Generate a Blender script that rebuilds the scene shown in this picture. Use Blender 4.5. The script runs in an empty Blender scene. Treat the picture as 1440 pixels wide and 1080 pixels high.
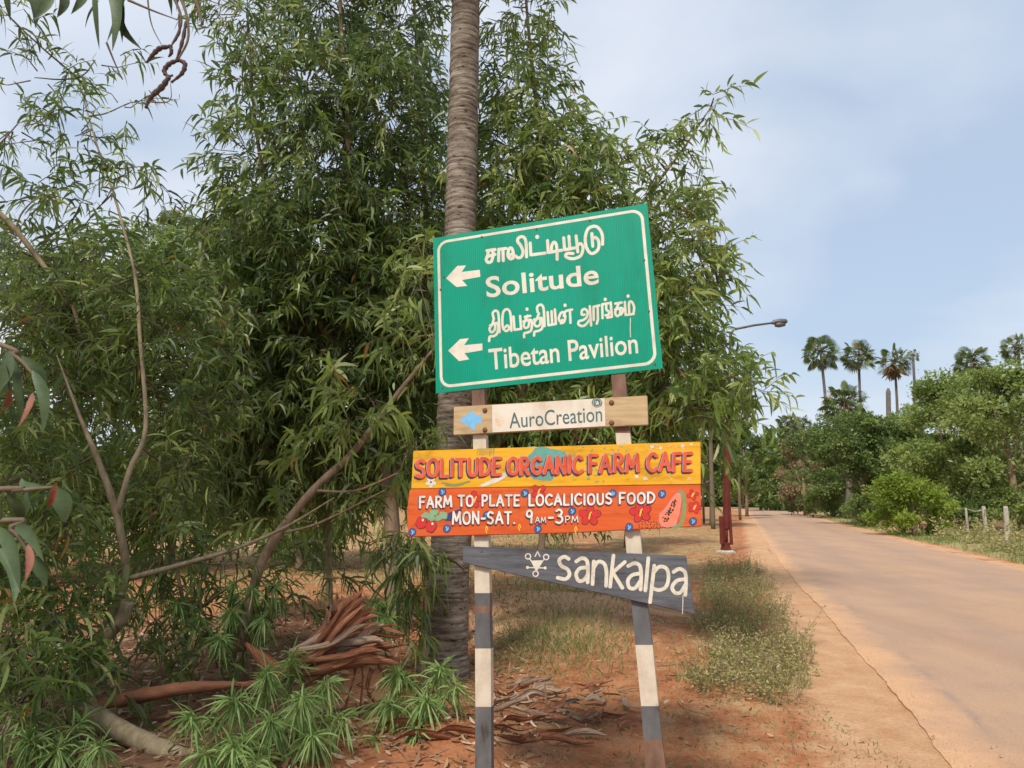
import bpy, bmesh, math, random
import numpy as np
from mathutils import Vector

R = math.radians
rng = np.random.default_rng(7)
random.seed(7)
scene = bpy.context.scene
COL = scene.collection

# ------------------------------------------------------------------ camera, sky, sun, exposure
CAM_H, FPX, PITCH = 1.6, 1000.0, math.atan(0.16)
cam_d = bpy.data.cameras.new('camera')
cam = bpy.data.objects.new('camera', cam_d); COL.objects.link(cam)
cam.location = (0, 0, CAM_H); cam.rotation_euler = (R(90) + PITCH, 0, 0)
cam_d.sensor_width = 36; cam_d.lens = 36 * FPX / 1440
cam_d.clip_start = 0.05; cam_d.clip_end = 3000
cam_d.dof.use_dof = True; cam_d.dof.focus_distance = 3.9; cam_d.dof.aperture_fstop = 7.0
scene.camera = cam

SUN_EL, SUN_AZ = 54.0, 204.0        # azimuth clockwise from +Y: behind the camera, to its left
world = bpy.data.worlds.new('World'); scene.world = world; world.use_nodes = True
wn, wl = world.node_tree.nodes, world.node_tree.links
for n in list(wn): wn.remove(n)
def wnode(t, **kw):
    n = wn.new(t)
    for k, v in kw.items(): setattr(n, k, v)
    return n
w_out = wnode('ShaderNodeOutputWorld'); w_bg = wnode('ShaderNodeBackground'); w_bg.inputs['Strength'].default_value = 0.1
w_sky = wnode('ShaderNodeTexSky', sky_type='NISHITA', sun_disc=False)
w_sky.sun_elevation = R(SUN_EL); w_sky.sun_rotation = R(SUN_AZ)
w_sky.air_density = 1.2; w_sky.dust_density = 1.6; w_sky.ozone_density = 1.0
w_tc = wnode('ShaderNodeTexCoord'); w_map = wnode('ShaderNodeMapping'); w_map.inputs['Scale'].default_value = (1.5, 1.5, 3.2)
w_map.inputs['Location'].default_value = (0.35, 0.1, 0.2)
w_no = wnode('ShaderNodeTexNoise'); w_no.inputs['Scale'].default_value = 1.3; w_no.inputs['Detail'].default_value = 7; w_no.inputs['Roughness'].default_value = 0.45
w_no.inputs['Distortion'].default_value = 0.4
w_ramp = wnode('ShaderNodeValToRGB'); w_ramp.color_ramp.elements[0].position = 0.32; w_ramp.color_ramp.elements[1].position = 0.66
w_ramp.color_ramp.elements[0].color = (0.0, 0.0, 0.0, 1); w_ramp.color_ramp.elements[1].color = (0.95, 0.95, 0.95, 1)
w_haze = wnode('ShaderNodeMix', data_type='RGBA'); w_haze.inputs['Factor'].default_value = 0.72; w_haze.inputs['B'].default_value = (4.35, 5.3, 6.7, 1)
w_mix = wnode('ShaderNodeMix', data_type='RGBA'); w_mix.inputs['B'].default_value = (6.5, 6.8, 7.4, 1)
wl.new(w_tc.outputs['Generated'], w_map.inputs['Vector']); wl.new(w_map.outputs[0], w_no.inputs['Vector'])
wl.new(w_no.outputs['Fac'], w_ramp.inputs['Fac']); wl.new(w_ramp.outputs[0], w_mix.inputs['Factor'])
wl.new(w_sky.outputs[0], w_haze.inputs['A']); wl.new(w_haze.outputs['Result'], w_mix.inputs['A']); wl.new(w_mix.outputs['Result'], w_bg.inputs['Color']); wl.new(w_bg.outputs[0], w_out.inputs[0])

sun_d = bpy.data.lights.new('sun', 'SUN'); sun = bpy.data.objects.new('sun', sun_d); COL.objects.link(sun)
sun_d.energy = 3.3; sun_d.angle = R(9); sun_d.color = (1.0, 0.93, 0.82)
_el, _az = R(SUN_EL), R(SUN_AZ)
_to = Vector((math.sin(_az) * math.cos(_el), math.cos(_az) * math.cos(_el), math.sin(_el)))
sun.rotation_euler = _to.to_track_quat('Z', 'Y').to_euler()
sun.location = _to * 60
vs = scene.view_settings
vs.view_transform = 'Standard'; vs.look = 'None'; vs.gamma = 1; vs.use_curve_mapping = False; vs.exposure = 0.42
scene.cycles.max_bounces = 8; scene.cycles.transparent_max_bounces = 4
scene.cycles.use_denoising = True

# ------------------------------------------------------------------ helpers
def ray(u, v):
    dx, dz = (u - 720) / FPX, (540 - v) / FPX
    c, s = math.cos(PITCH), math.sin(PITCH)
    return np.array([dx, c - s * dz, s + c * dz])
def at(u, v, Y):
    """point of the place at depth Y metres that the photograph shows at u, v"""
    r = ray(u, v); p = r * (Y / r[1]); p[2] += CAM_H
    return p
def on_ground(u, v, z=0.0):
    r = ray(u, v); k = (z - CAM_H) / r[2]; p = r * k; p[2] += CAM_H
    return p

def finish(o, parent=None, label=None, cat=None, group=None, kind=None):
    if parent is not None: o.parent = parent
    if label: o['label'] = label
    if cat: o['category'] = cat
    if group: o['group'] = group
    if kind: o['kind'] = kind
    return o
def empty(name, loc, label, cat, group=None, kind=None):
    o = bpy.data.objects.new(name, None); COL.objects.link(o); o.location = tuple(loc); o.empty_display_size = 0.2
    return finish(o, None, label, cat, group, kind)
def wloc(o):
    return np.zeros(3) if o is None else np.array(o.location) + (wloc(o.parent) if o.parent else 0)

class MB:
    """collects verts/faces in world coordinates; build() links them as one mesh object"""
    def __init__(s): s.v = []; s.f = []; s.m = []; s.n = 0
    def add(s, verts, faces, mi=0):
        b = s.n; s.v.extend([tuple(p) for p in verts]); s.n += len(verts)
        for f in faces: s.f.append([i + b for i in f]); s.m.append(mi)
    def tube(s, pts, rad, sides=6, cap=True, mi=0, jitter=0.0):
        pts = [np.array(p, float) for p in pts]; n = len(pts)
        if not hasattr(rad, '__len__'): rad = [rad] * n
        T = [pts[min(i + 1, n - 1)] - pts[max(i - 1, 0)] for i in range(n)]
        T = [t / (np.linalg.norm(t) + 1e-9) for t in T]
        up = np.array([0, 0, 1.]) if abs(T[0][2]) < .9 else np.array([1., 0, 0])
        a = np.cross(T[0], up); a /= np.linalg.norm(a)
        V = []
        for i in range(n):
            a = a - T[i] * np.dot(a, T[i]); a /= (np.linalg.norm(a) + 1e-9); b = np.cross(T[i], a)
            for k in range(sides):
                t = 2 * math.pi * k / sides
                r = rad[i] * (1 + (random.uniform(-jitter, jitter) if jitter else 0))
                V.append(pts[i] + (a * math.cos(t) + b * math.sin(t)) * r)
        F = [[i * sides + k, i * sides + (k + 1) % sides, (i + 1) * sides + (k + 1) % sides, (i + 1) * sides + k] for i in range(n - 1) for k in range(sides)]
        if cap: F.append(list(range(sides))[::-1]); F.append([(n - 1) * sides + k for k in range(sides)])
        s.add(V, F, mi)
    def build(s, name, mats, parent=None, smooth=False, **kw):
        me = bpy.data.meshes.new(name)
        off = wloc(parent)
        me.from_pydata([tuple(np.array(p) - off) for p in s.v], [], s.f)
        mats = mats if isinstance(mats, (list, tuple)) else [mats]
        for m in mats: me.materials.append(m)
        if len(mats) > 1: me.polygons.foreach_set('material_index', s.m)
        if smooth: me.polygons.foreach_set('use_smooth', [True] * len(me.polygons))
        me.update()
        o = bpy.data.objects.new(name, me); COL.objects.link(o)
        return finish(o, parent, **kw)

def np_mesh(name, V, counts, loops, mat, parent=None, rnd=None, smooth=True, **kw):
    me = bpy.data.meshes.new(name)
    V = np.asarray(V, dtype=np.float32) - wloc(parent).astype(np.float32)
    me.vertices.add(len(V)); me.vertices.foreach_set('co', V.ravel())
    me.loops.add(len(loops)); me.loops.foreach_set('vertex_index', np.asarray(loops, dtype=np.int32))
    counts = np.asarray(counts, dtype=np.int32)
    starts = np.concatenate([[0], np.cumsum(counts)[:-1]]).astype(np.int32)
    me.polygons.add(len(counts)); me.polygons.foreach_set('loop_start', starts)
    me.polygons.foreach_set('loop_total', counts)
    me.materials.append(mat)
    me.update(calc_edges=True)
    me.polygons.foreach_set('use_smooth', np.full(len(counts), smooth))
    if rnd is not None:
        a = me.attributes.new('rnd', 'FLOAT', 'POINT'); a.data.foreach_set('value', np.asarray(rnd, dtype=np.float32))
    o = bpy.data.objects.new(name, me); COL.objects.link(o)
    return finish(o, parent, **kw)

def nrm(a): return a / (np.linalg.norm(a, axis=-1, keepdims=True) + 1e-9)
_T4 = np.array([0, .26, .56, .82, 1.0]); _W4 = np.array([.12, .88, 1.0, .60, 0.0])
def leaf_arrays(P, D, S, L, W, falc, droop):
    """sickle leaves: base P, direction D, side S, length L, width W, in-plane curve falc, sag droop"""
    n = len(P); S = nrm(S - D * np.sum(S * D, 1, keepdims=True))
    V = np.empty((n, 8, 3)); j = 0
    for t, w in zip(_T4, _W4):
        c = P + D * (L * t)[:, None] + S * (L * falc * t * t)[:, None]
        c[:, 2] -= L * droop * t * t
        if t == 0 or t == 1.0:
            V[:, j] = c; j += 1
        else:
            h = (W * w * .5)[:, None] * S
            V[:, j] = c - h; V[:, j + 1] = c + h; j += 2
    tmpl = np.array([0, 2, 1, 1, 2, 4, 3, 3, 4, 6, 5, 5, 6, 7])
    loops = (np.arange(n)[:, None] * 8 + tmpl[None]).ravel()
    return V.reshape(-1, 3), np.tile([3, 4, 4, 3], n), loops
def kite_arrays(P, D, S, L, W):
    n = len(P); S = nrm(S - D * np.sum(S * D, 1, keepdims=True)); N = np.cross(D, S)
    V = np.empty((n, 4, 3))
    V[:, 0] = P; V[:, 1] = P + D * (L * .45)[:, None] - S * (W * .5)[:, None] + N * (L * .08)[:, None]
    V[:, 2] = P + D * L[:, None]; V[:, 3] = P + D * (L * .45)[:, None] + S * (W * .5)[:, None] + N * (L * .08)[:, None]
    loops = (np.arange(n)[:, None] * 4 + np.arange(4)[None]).ravel()
    return V.reshape(-1, 3), np.full(n, 4), loops
def rdir(n):
    return nrm(rng.normal(size=(n, 3)))

# ------------------------------------------------------------------ materials
def mat(name):
    m = bpy.data.materials.new(name); m.use_nodes = True
    nt = m.node_tree; p = nt.nodes['Principled BSDF']
    return m, nt, p
def nd(nt, t, **kw):
    n = nt.nodes.new(t)
    for k, v in kw.items():
        if k in n.inputs: n.inputs[k].default_value = v
        else: setattr(n, k, v)
    return n
def ramp(nt, stops):
    r = nt.nodes.new('ShaderNodeValToRGB'); e = r.color_ramp.elements
    e[0].position, e[0].color = stops[0][0], (*stops[0][1], 1)
    e[1].position, e[1].color = stops[-1][0], (*stops[-1][1], 1)
    for p, c in stops[1:-1]:
        x = e.new(p); x.color = (*c, 1)
    return r
def noise_mat(name, stops, scale=8, detail=6, rough=.8, spec=.25, stretch=(1, 1, 1), bump=.3, bdist=.01, bscale=None, metal=0):
    m, nt, p = mat(name)
    tc = nd(nt, 'ShaderNodeTexCoord'); mp = nd(nt, 'ShaderNodeMapping', Scale=stretch)
    no = nd(nt, 'ShaderNodeTexNoise', Scale=scale, Detail=detail, Roughness=.62)
    rp = ramp(nt, stops)
    nt.links.new(tc.outputs['Object'], mp.inputs[0]); nt.links.new(mp.outputs[0], no.inputs['Vector'])
    nt.links.new(no.outputs['Fac'], rp.inputs[0]); nt.links.new(rp.outputs[0], p.inputs['Base Color'])
    p.inputs['Roughness'].default_value = rough; p.inputs['Specular IOR Level'].default_value = spec; p.inputs['Metallic'].default_value = metal
    if bump:
        nb = nd(nt, 'ShaderNodeTexNoise', Scale=bscale or scale * 4, Detail=5)
        nt.links.new(mp.outputs[0], nb.inputs['Vector'])
        b = nd(nt, 'ShaderNodeBump', Strength=bump, Distance=bdist)
        nt.links.new(nb.outputs['Fac'], b.inputs['Height']); nt.links.new(b.outputs[0], p.inputs['Normal'])
    return m
def leaf_mat(name, stops, rough=.42, spec=.45, trans=.32, tcol=(.36, .50, .06)):
    m, nt, p = mat(name)
    a = nd(nt, 'ShaderNodeAttribute', attribute_name='rnd')
    rp = ramp(nt, stops); nt.links.new(a.outputs['Fac'], rp.inputs[0])
    nt.links.new(rp.outputs[0], p.inputs['Base Color'])
    p.inputs['Roughness'].default_value = rough; p.inputs['Specular IOR Level'].default_value = spec
    t = nd(nt, 'ShaderNodeBsdfTranslucent')
    mx = nd(nt, 'ShaderNodeMix', data_type='RGBA', blend_type='MIX'); mx.inputs['Factor'].default_value = .5
    mx.inputs['B'].default_value = (*tcol, 1); nt.links.new(rp.outputs[0], mx.inputs['A'])
    nt.links.new(mx.outputs['Result'], t.inputs['Color'])
    ms = nd(nt, 'ShaderNodeMixShader'); ms.inputs[0].default_value = trans
    nt.links.new(p.outputs[0], ms.inputs[1]); nt.links.new(t.outputs[0], ms.inputs[2])
    nt.links.new(ms.outputs[0], nt.nodes['Material Output'].inputs[0])
    return m
def paint_mat(name, c, rough=.55, wear=.12, wearc=None, scale=30, spec=.3):
    d = tuple(x * .82 for x in c); l = tuple(min(1, x * 1.1) for x in c)
    st = [(.25, d), (.5, c), (.75, l)]
    if wearc: st = [(.22, wearc), (.22 + wear, d), (.55, c), (.8, l)]
    return noise_mat(name, st, scale=scale, rough=rough, bump=.12, bdist=.002, spec=spec)

M = {}
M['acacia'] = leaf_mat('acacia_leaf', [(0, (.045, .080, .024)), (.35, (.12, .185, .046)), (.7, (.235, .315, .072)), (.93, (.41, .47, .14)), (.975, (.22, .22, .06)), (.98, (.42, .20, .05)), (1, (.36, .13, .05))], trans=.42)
M['acacia_dark'] = leaf_mat('acacia_leaf_dark', [(0, (.030, .058, .018)), (.4, (.082, .135, .038)), (.8, (.185, .255, .068)), (.965, (.36, .41, .13)), (.98, (.42, .22, .05)), (1, (.34, .13, .05))], trans=.40)  # the acacia leaf again, in a darker range of greens
M['oleander'] = leaf_mat('oleander_leaf', [(0, (.09, .16, .045)), (.5, (.21, .32, .095)), (.9, (.34, .45, .16)), (1, (.46, .54, .25))], rough=.5, spec=.3, trans=.3)
M['hedge_a'] = leaf_mat('hedge_leaf_bright', [(0, (.10, .145, .035)), (.5, (.205, .26, .068)), (1, (.34, .385, .12))], rough=.6, trans=.35)
M['hedge_b'] = leaf_mat('hedge_leaf_dark', [(0, (.05, .088, .024)), (.5, (.105, .16, .04)), (1, (.20, .26, .072))], rough=.55, trans=.25)
M['hedge_c'] = leaf_mat('hedge_leaf_yellow', [(0, (.12, .19, .02)), (.5, (.19, .27, .03)), (1, (.28, .34, .06))], rough=.6, trans=.4, tcol=(.4, .5, .05))
M['hedge_d'] = leaf_mat('hedge_leaf_brown', [(0, (.09, .11, .035)), (.45, (.15, .15, .06)), (.6, (.26, .17, .10)), (1, (.34, .22, .14))], rough=.7, trans=.2)
M['palmleaf'] = leaf_mat('palm_leaf', [(0, (.075, .11, .035)), (.6, (.12, .165, .055)), (.9, (.18, .21, .09)), (.93, (.26, .20, .11)), (1, (.30, .22, .13))], rough=.5, trans=.15)
M['grass'] = leaf_mat('grass_blade', [(0, (.10, .15, .04)), (.4, (.17, .21, .07)), (.65, (.30, .27, .12)), (1, (.46, .37, .20))], rough=.7, spec=.2, trans=.25, tcol=(.4, .4, .12))
M['grass_green'] = leaf_mat('grass_blade_green', [(0, (.08, .15, .03)), (.6, (.14, .23, .05)), (.85, (.24, .27, .10)), (1, (.40, .34, .18))], rough=.6, spec=.25, trans=.3)
M['weed'] = leaf_mat('weed_leaf', [(0, (.17, .20, .055)), (.4, (.27, .27, .10)), (.7, (.40, .34, .16)), (1, (.52, .40, .22))], rough=.7, spec=.2, trans=.25, tcol=(.4, .4, .1))
M['litter'] = leaf_mat('dry_leaf', [(0, (.16, .085, .05)), (.4, (.27, .15, .085)), (.75, (.40, .25, .15)), (1, (.52, .40, .29))], rough=.8, spec=.15, trans=.1, tcol=(.4, .2, .1))
M['near_green'] = noise_mat('broad_leaf_green', [(.3, (.042, .07, .03)), (.7, (.075, .112, .046))], scale=20, rough=.55, spec=.25, bump=.1)
M['near_red'] = noise_mat('broad_leaf_red', [(.3, (.17, .06, .04)), (.7, (.25, .095, .06))], scale=25, rough=.6, bump=.2)
M['bark'] = noise_mat('acacia_bark', [(.3, (.17, .115, .075)), (.6, (.29, .20, .13)), (.8, (.38, .28, .19))], scale=22, stretch=(1, 1, .3), bump=.6, bdist=.01)
M['bark_pale'] = noise_mat('pale_bark', [(.3, (.15, .115, .07)), (.5, (.26, .205, .125)), (.75, (.37, .30, .20))], scale=18, stretch=(1, 1, .4), bump=.5, bdist=.008)
M['twig'] = noise_mat('twig_bark', [(.3, (.10, .075, .05)), (.7, (.20, .15, .095))], scale=20, bump=0)
M['pod'] = noise_mat('seed_pod', [(.3, (.055, .035, .035)), (.7, (.12, .075, .065))], scale=40, bump=.4, bdist=.003)
M['deadwood'] = noise_mat('red_deadwood', [(.3, (.15, .06, .035)), (.6, (.27, .115, .06)), (.8, (.36, .18, .11))], scale=14, stretch=(.35, 1, 1), bump=.6, bdist=.01)
M['spathe'] = noise_mat('palm_spathe', [(.25, (.17, .07, .036)), (.45, (.34, .155, .078)), (.6, (.46, .235, .13)), (.75, (.58, .36, .24))], scale=9, stretch=(3.5, 1.5, 5.5), rough=.7, bump=1.0, bdist=.012)
M['husk'] = noise_mat('dry_husk', [(.25, (.22, .13, .085)), (.5, (.36, .245, .165)), (.75, (.50, .38, .28))], scale=20, stretch=(.5, 1.5, 1), bump=.6, bdist=.006)
M['concrete'] = noise_mat('weathered_concrete', [(.3, (.33, .29, .23)), (.7, (.50, .45, .37))], scale=12, bump=.4, bdist=.006)
M['grit'] = noise_mat('sandy_grit', [(.3, (.34, .20, .12)), (.7, (.55, .38, .25))], scale=9, bump=0)
M['palm_far'] = noise_mat('palmyra_bark', [(.3, (.085, .07, .06)), (.7, (.16, .135, .11))], scale=3, stretch=(1, 1, 3), bump=.4, bdist=.03)

def fibre_mat(name, stops, bump=1.0):
    m, nt, p = mat(name); L = nt.links
    a = nd(nt, 'ShaderNodeAttribute', attribute_name='grain'); mp = nd(nt, 'ShaderNodeMapping', Scale=(1, 1, 1))
    n1 = nd(nt, 'ShaderNodeTexNoise', Scale=1.0, Detail=7, Roughness=.7); L.new(a.outputs['Vector'], mp.inputs[0]); L.new(mp.outputs[0], n1.inputs['Vector'])
    r = ramp(nt, stops); L.new(n1.outputs['Fac'], r.inputs[0]); L.new(r.outputs[0], p.inputs['Base Color'])
    b = nd(nt, 'ShaderNodeBump', Strength=bump, Distance=.012); L.new(n1.outputs['Fac'], b.inputs['Height']); L.new(b.outputs[0], p.inputs['Normal'])
    p.inputs['Roughness'].default_value = .75; p.inputs['Specular IOR Level'].default_value = .25
    return m
M['spathe'] = fibre_mat('palm_spathe_fibre', [(.32, (.055, .020, .012)), (.46, (.22, .085, .042)), (.57, (.36, .155, .08)), (.72, (.50, .28, .17))])
M['husk'] = fibre_mat('dry_husk_fibre', [(.30, (.13, .075, .05)), (.45, (.30, .20, .135)), (.58, (.43, .31, .22)), (.72, (.58, .46, .35))])
def palm_trunk_mat():
    m, nt, p = mat('ringed_palm_bark')
    tc = nd(nt, 'ShaderNodeTexCoord')
    mp = nd(nt, 'ShaderNodeMapping', Scale=(2.2, 2.2, 15)); n1 = nd(nt, 'ShaderNodeTexNoise', Scale=2.2, Detail=9, Roughness=.68)
    mp2 = nd(nt, 'ShaderNodeMapping', Scale=(1, 1, .7)); n2 = nd(nt, 'ShaderNodeTexNoise', Scale=3.0, Detail=4)
    nt.links.new(tc.outputs['Object'], mp.inputs[0]); nt.links.new(mp.outputs[0], n1.inputs['Vector'])
    nt.links.new(tc.outputs['Object'], mp2.inputs[0]); nt.links.new(mp2.outputs[0], n2.inputs['Vector'])
    r1 = ramp(nt, [(.33, (.06, .045, .035)), (.43, (.20, .165, .13)), (.55, (.31, .265, .215)), (.78, (.44, .39, .33))])
    r2 = ramp(nt, [(.35, (.52, .46, .40)), (.5, (.88, .85, .82)), (.65, (1.0, 1.0, 1.0))])
    nt.links.new(n1.outputs['Fac'], r1.inputs[0]); nt.links.new(n2.outputs['Fac'], r2.inputs[0])
    mx = nd(nt, 'ShaderNodeMix', data_type='RGBA', blend_type='MULTIPLY'); mx.inputs['Factor'].default_value = 1
    nt.links.new(r1.outputs[0], mx.inputs['A']); nt.links.new(r2.outputs[0], mx.inputs['B'])
    mp3 = nd(nt, 'ShaderNodeMapping', Scale=(1, 1, 2.2)); n3 = nd(nt, 'ShaderNodeTexNoise', Scale=13, Detail=6, Roughness=.7); nt.links.new(tc.outputs['Object'], mp3.inputs[0]); nt.links.new(mp3.outputs[0], n3.inputs['Vector'])
    r3 = ramp(nt, [(.36, (.22, .18, .15)), (.43, (.85, .83, .8)), (.62, (1, 1, 1)), (.72, (1.18, 1.2, 1.2))]); nt.links.new(n3.outputs['Fac'], r3.inputs[0])
    m3 = nd(nt, 'ShaderNodeMix', data_type='RGBA', blend_type='MULTIPLY'); m3.inputs['Factor'].default_value = 1; nt.links.new(mx.outputs['Result'], m3.inputs['A']); nt.links.new(r3.outputs[0], m3.inputs['B'])
    nt.links.new(m3.outputs['Result'], p.inputs['Base Color'])
    b = nd(nt, 'ShaderNodeBump', Strength=.8, Distance=.02); nt.links.new(n1.outputs['Fac'], b.inputs['Height']); nt.links.new(b.outputs[0], p.inputs['Normal'])
    p.inputs['Roughness'].default_value = .85; p.inputs['Specular IOR Level'].default_value = .2
    return m
M['palm_trunk'] = palm_trunk_mat()

def ground_mat():
    m, nt, p = mat('red_earth'); L = nt.links
    tc = nd(nt, 'ShaderNodeTexCoord')
    def no(s, d=6, r=.6):
        n = nd(nt, 'ShaderNodeTexNoise', Scale=s, Detail=d, Roughness=r); L.new(tc.outputs['Object'], n.inputs['Vector']); return n
    big, mid, fine = no(.55), no(3.2, 8, .66), no(34, 5, .7)
    earth = ramp(nt, [(.28, (.25, .095, .045)), (.45, (.38, .155, .072)), (.6, (.47, .215, .108)), (.78, (.55, .30, .17))])
    L.new(mid.outputs['Fac'], earth.inputs[0])
    sandc = ramp(nt, [(.3, (.46, .25, .13)), (.55, (.56, .335, .19)), (.75, (.62, .41, .26))]); L.new(mid.outputs['Fac'], sandc.inputs[0])
    grassc = ramp(nt, [(.3, (.20, .17, .07)), (.5, (.34, .27, .13)), (.72, (.46, .36, .20))]); L.new(mid.outputs['Fac'], grassc.inputs[0])
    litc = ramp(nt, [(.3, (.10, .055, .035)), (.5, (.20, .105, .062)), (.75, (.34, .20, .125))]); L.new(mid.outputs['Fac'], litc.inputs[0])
    def masked(attr, gain=1.6, w=.9):
        a = nd(nt, 'ShaderNodeAttribute', attribute_name=attr)
        x = nd(nt, 'ShaderNodeMath', operation='SUBTRACT'); x.inputs[1].default_value = .5; L.new(big.outputs['Fac'], x.inputs[0])
        y = nd(nt, 'ShaderNodeMath', operation='SUBTRACT'); y.inputs[1].default_value = .5; L.new(mid.outputs['Fac'], y.inputs[0])
        s = nd(nt, 'ShaderNodeMath', operation='ADD'); L.new(x.outputs[0], s.inputs[0]); L.new(y.outputs[0], s.inputs[1])
        k = nd(nt, 'ShaderNodeMath', operation='MULTIPLY_ADD'); k.inputs[1].default_value = w; L.new(s.outputs[0], k.inputs[0]); L.new(a.outputs['Fac'], k.inputs[2])
        g = nd(nt, 'ShaderNodeMath', operation='MULTIPLY_ADD', use_clamp=True); g.inputs[1].default_value = gain; g.inputs[2].default_value = .5 - gain * .5; L.new(k.outputs[0], g.inputs[0])
        return g.outputs[0]
    cur = earth.outputs[0]
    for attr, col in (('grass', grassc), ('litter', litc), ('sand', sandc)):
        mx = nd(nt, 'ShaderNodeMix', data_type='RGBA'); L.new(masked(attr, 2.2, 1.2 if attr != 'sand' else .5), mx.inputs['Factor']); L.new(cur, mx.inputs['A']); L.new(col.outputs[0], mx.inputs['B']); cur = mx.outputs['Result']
    fr = ramp(nt, [(.25, (.62, .60, .58)), (.6, (1.0, 1.0, 1.0))]); L.new(fine.outputs['Fac'], fr.inputs[0])
    mm = nd(nt, 'ShaderNodeMix', data_type='RGBA', blend_type='MULTIPLY'); mm.inputs['Factor'].default_value = .75
    L.new(cur, mm.inputs['A']); L.new(fr.outputs[0], mm.inputs['B']); L.new(mm.outputs['Result'], p.inputs['Base Color'])
    ad = nd(nt, 'ShaderNodeMath', operation='ADD'); L.new(fine.outputs['Fac'], ad.inputs[0]); L.new(mid.outputs['Fac'], ad.inputs[1])
    b = nd(nt, 'ShaderNodeBump', Strength=.7, Distance=.03); L.new(ad.outputs[0], b.inputs['Height']); L.new(b.outputs[0], p.inputs['Normal'])
    p.inputs['Roughness'].default_value = .95; p.inputs['Specular IOR Level'].default_value = .1
    return m
M['ground'] = ground_mat()

def road_mat():
    m, nt, p = mat('dusty_road'); L = nt.links
    tc = nd(nt, 'ShaderNodeTexCoord')
    def no(s, d=6, r=.6, st=None):
        n = nd(nt, 'ShaderNodeTexNoise', Scale=s, Detail=d, Roughness=r)
        if st:
            mp = nd(nt, 'ShaderNodeMapping', Scale=st); mp.inputs['Rotation'].default_value = (0, 0, R(17.4)); L.new(tc.outputs['Object'], mp.inputs[0]); L.new(mp.outputs[0], n.inputs['Vector'])
        else: L.new(tc.outputs['Object'], n.inputs['Vector'])
        return n
    big, fine, streak = no(.35, 5), no(60, 4, .7), no(1.2, 6, .6, (1.4, .03, 1))
    c1 = ramp(nt, [(.32, (.315, .198, .138)), (.5, (.375, .243, .166)), (.7, (.43, .286, .192))]); L.new(streak.outputs['Fac'], c1.inputs[0])
    c2 = ramp(nt, [(.35, (.435, .268, .155)), (.65, (.355, .232, .163))]); L.new(big.outputs['Fac'], c2.inputs[0])
    mx = nd(nt, 'ShaderNodeMix', data_type='RGBA'); mx.inputs['Factor'].default_value = .5; L.new(c1.outputs[0], mx.inputs['A']); L.new(c2.outputs[0], mx.inputs['B'])
    e = nd(nt, 'ShaderNodeAttribute', attribute_name='edge')
    ne = no(2.2, 8, .65)
    k = nd(nt, 'ShaderNodeMath', operation='MULTIPLY_ADD'); k.inputs[1].default_value = .75; k.inputs[2].default_value = -.37; L.new(ne.outputs['Fac'], k.inputs[0])
    s = nd(nt, 'ShaderNodeMath', operation='ADD'); L.new(k.outputs[0], s.inputs[0]); L.new(e.outputs['Fac'], s.inputs[1])
    sand = ramp(nt, [(.0, (1, 1, 1)), (.16, (.8, .8, .8)), (.42, (0, 0, 0))]); L.new(s.outputs[0], sand.inputs[0])
    mx2 = nd(nt, 'ShaderNodeMix', data_type='RGBA'); L.new(sand.outputs[0], mx2.inputs['Factor']); L.new(mx.outputs['Result'], mx2.inputs['A']); mx2.inputs['B'].default_value = (.54, .32, .18, 1)
    # wheel tracks, worn smoother and darker, and old repair patches
    tk = nd(nt, 'ShaderNodeAttribute', attribute_name='track'); pn = no(.9, 7, .6); pr = ramp(nt, [(.50, (0, 0, 0)), (.56, (.7, .7, .7)), (.8, (.8, .8, .8))]); L.new(pn.outputs['Fac'], pr.inputs[0])
    tm = nd(nt, 'ShaderNodeMath', operation='MULTIPLY_ADD', use_clamp=True); tm.inputs[1].default_value = .45; L.new(tk.outputs['Fac'], tm.inputs[0])
    ph = nd(nt, 'ShaderNodeMath', operation='MULTIPLY'); ph.inputs[1].default_value = .38; L.new(pr.outputs[0], ph.inputs[0]); L.new(ph.outputs[0], tm.inputs[2])
    mt_ = nd(nt, 'ShaderNodeMix', data_type='RGBA'); L.new(tm.outputs[0], mt_.inputs['Factor']); L.new(mx2.outputs['Result'], mt_.inputs['A']); mt_.inputs['B'].default_value = (.30, .205, .155, 1); mx2 = mt_
    # old tar joint that runs beside the edge, worn away in places
    jn = nd(nt, 'ShaderNodeAttribute', attribute_name='joint'); nj = no(1.6, 4)
    jj = nd(nt, 'ShaderNodeMath', operation='MULTIPLY'); L.new(jn.outputs['Fac'], jj.inputs[0])
    jr = ramp(nt, [(.42, (0, 0, 0)), (.62, (1, 1, 1))]); L.new(nj.outputs['Fac'], jr.inputs[0]); L.new(jr.outputs[0], jj.inputs[1])
    mx3 = nd(nt, 'ShaderNodeMix', data_type='RGBA'); L.new(jj.outputs[0], mx3.inputs['Factor']); L.new(mx2.outputs['Result'], mx3.inputs['A']); mx3.inputs['B'].default_value = (.24, .19, .16, 1)
    vo = nd(nt, 'ShaderNodeTexVoronoi', Scale=95); L.new(tc.outputs['Object'], vo.inputs['Vector'])
    fs = nd(nt, 'ShaderNodeMath', operation='MULTIPLY_ADD'); fs.inputs[1].default_value = .5; L.new(vo.outputs['Distance'], fs.inputs[0]); L.new(fine.outputs['Fac'], fs.inputs[2])
    fr = ramp(nt, [(.45, (.66, .64, .62)), (.7, (1, 1, 1)), (.95, (1.08, 1.07, 1.05))]); L.new(fs.outputs[0], fr.inputs[0])
    mm = nd(nt, 'ShaderNodeMix', data_type='RGBA', blend_type='MULTIPLY'); mm.inputs['Factor'].default_value = .8; L.new(mx3.outputs['Result'], mm.inputs['A']); L.new(fr.outputs[0], mm.inputs['B'])
    L.new(mm.outputs['Result'], p.inputs['Base Color'])
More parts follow.
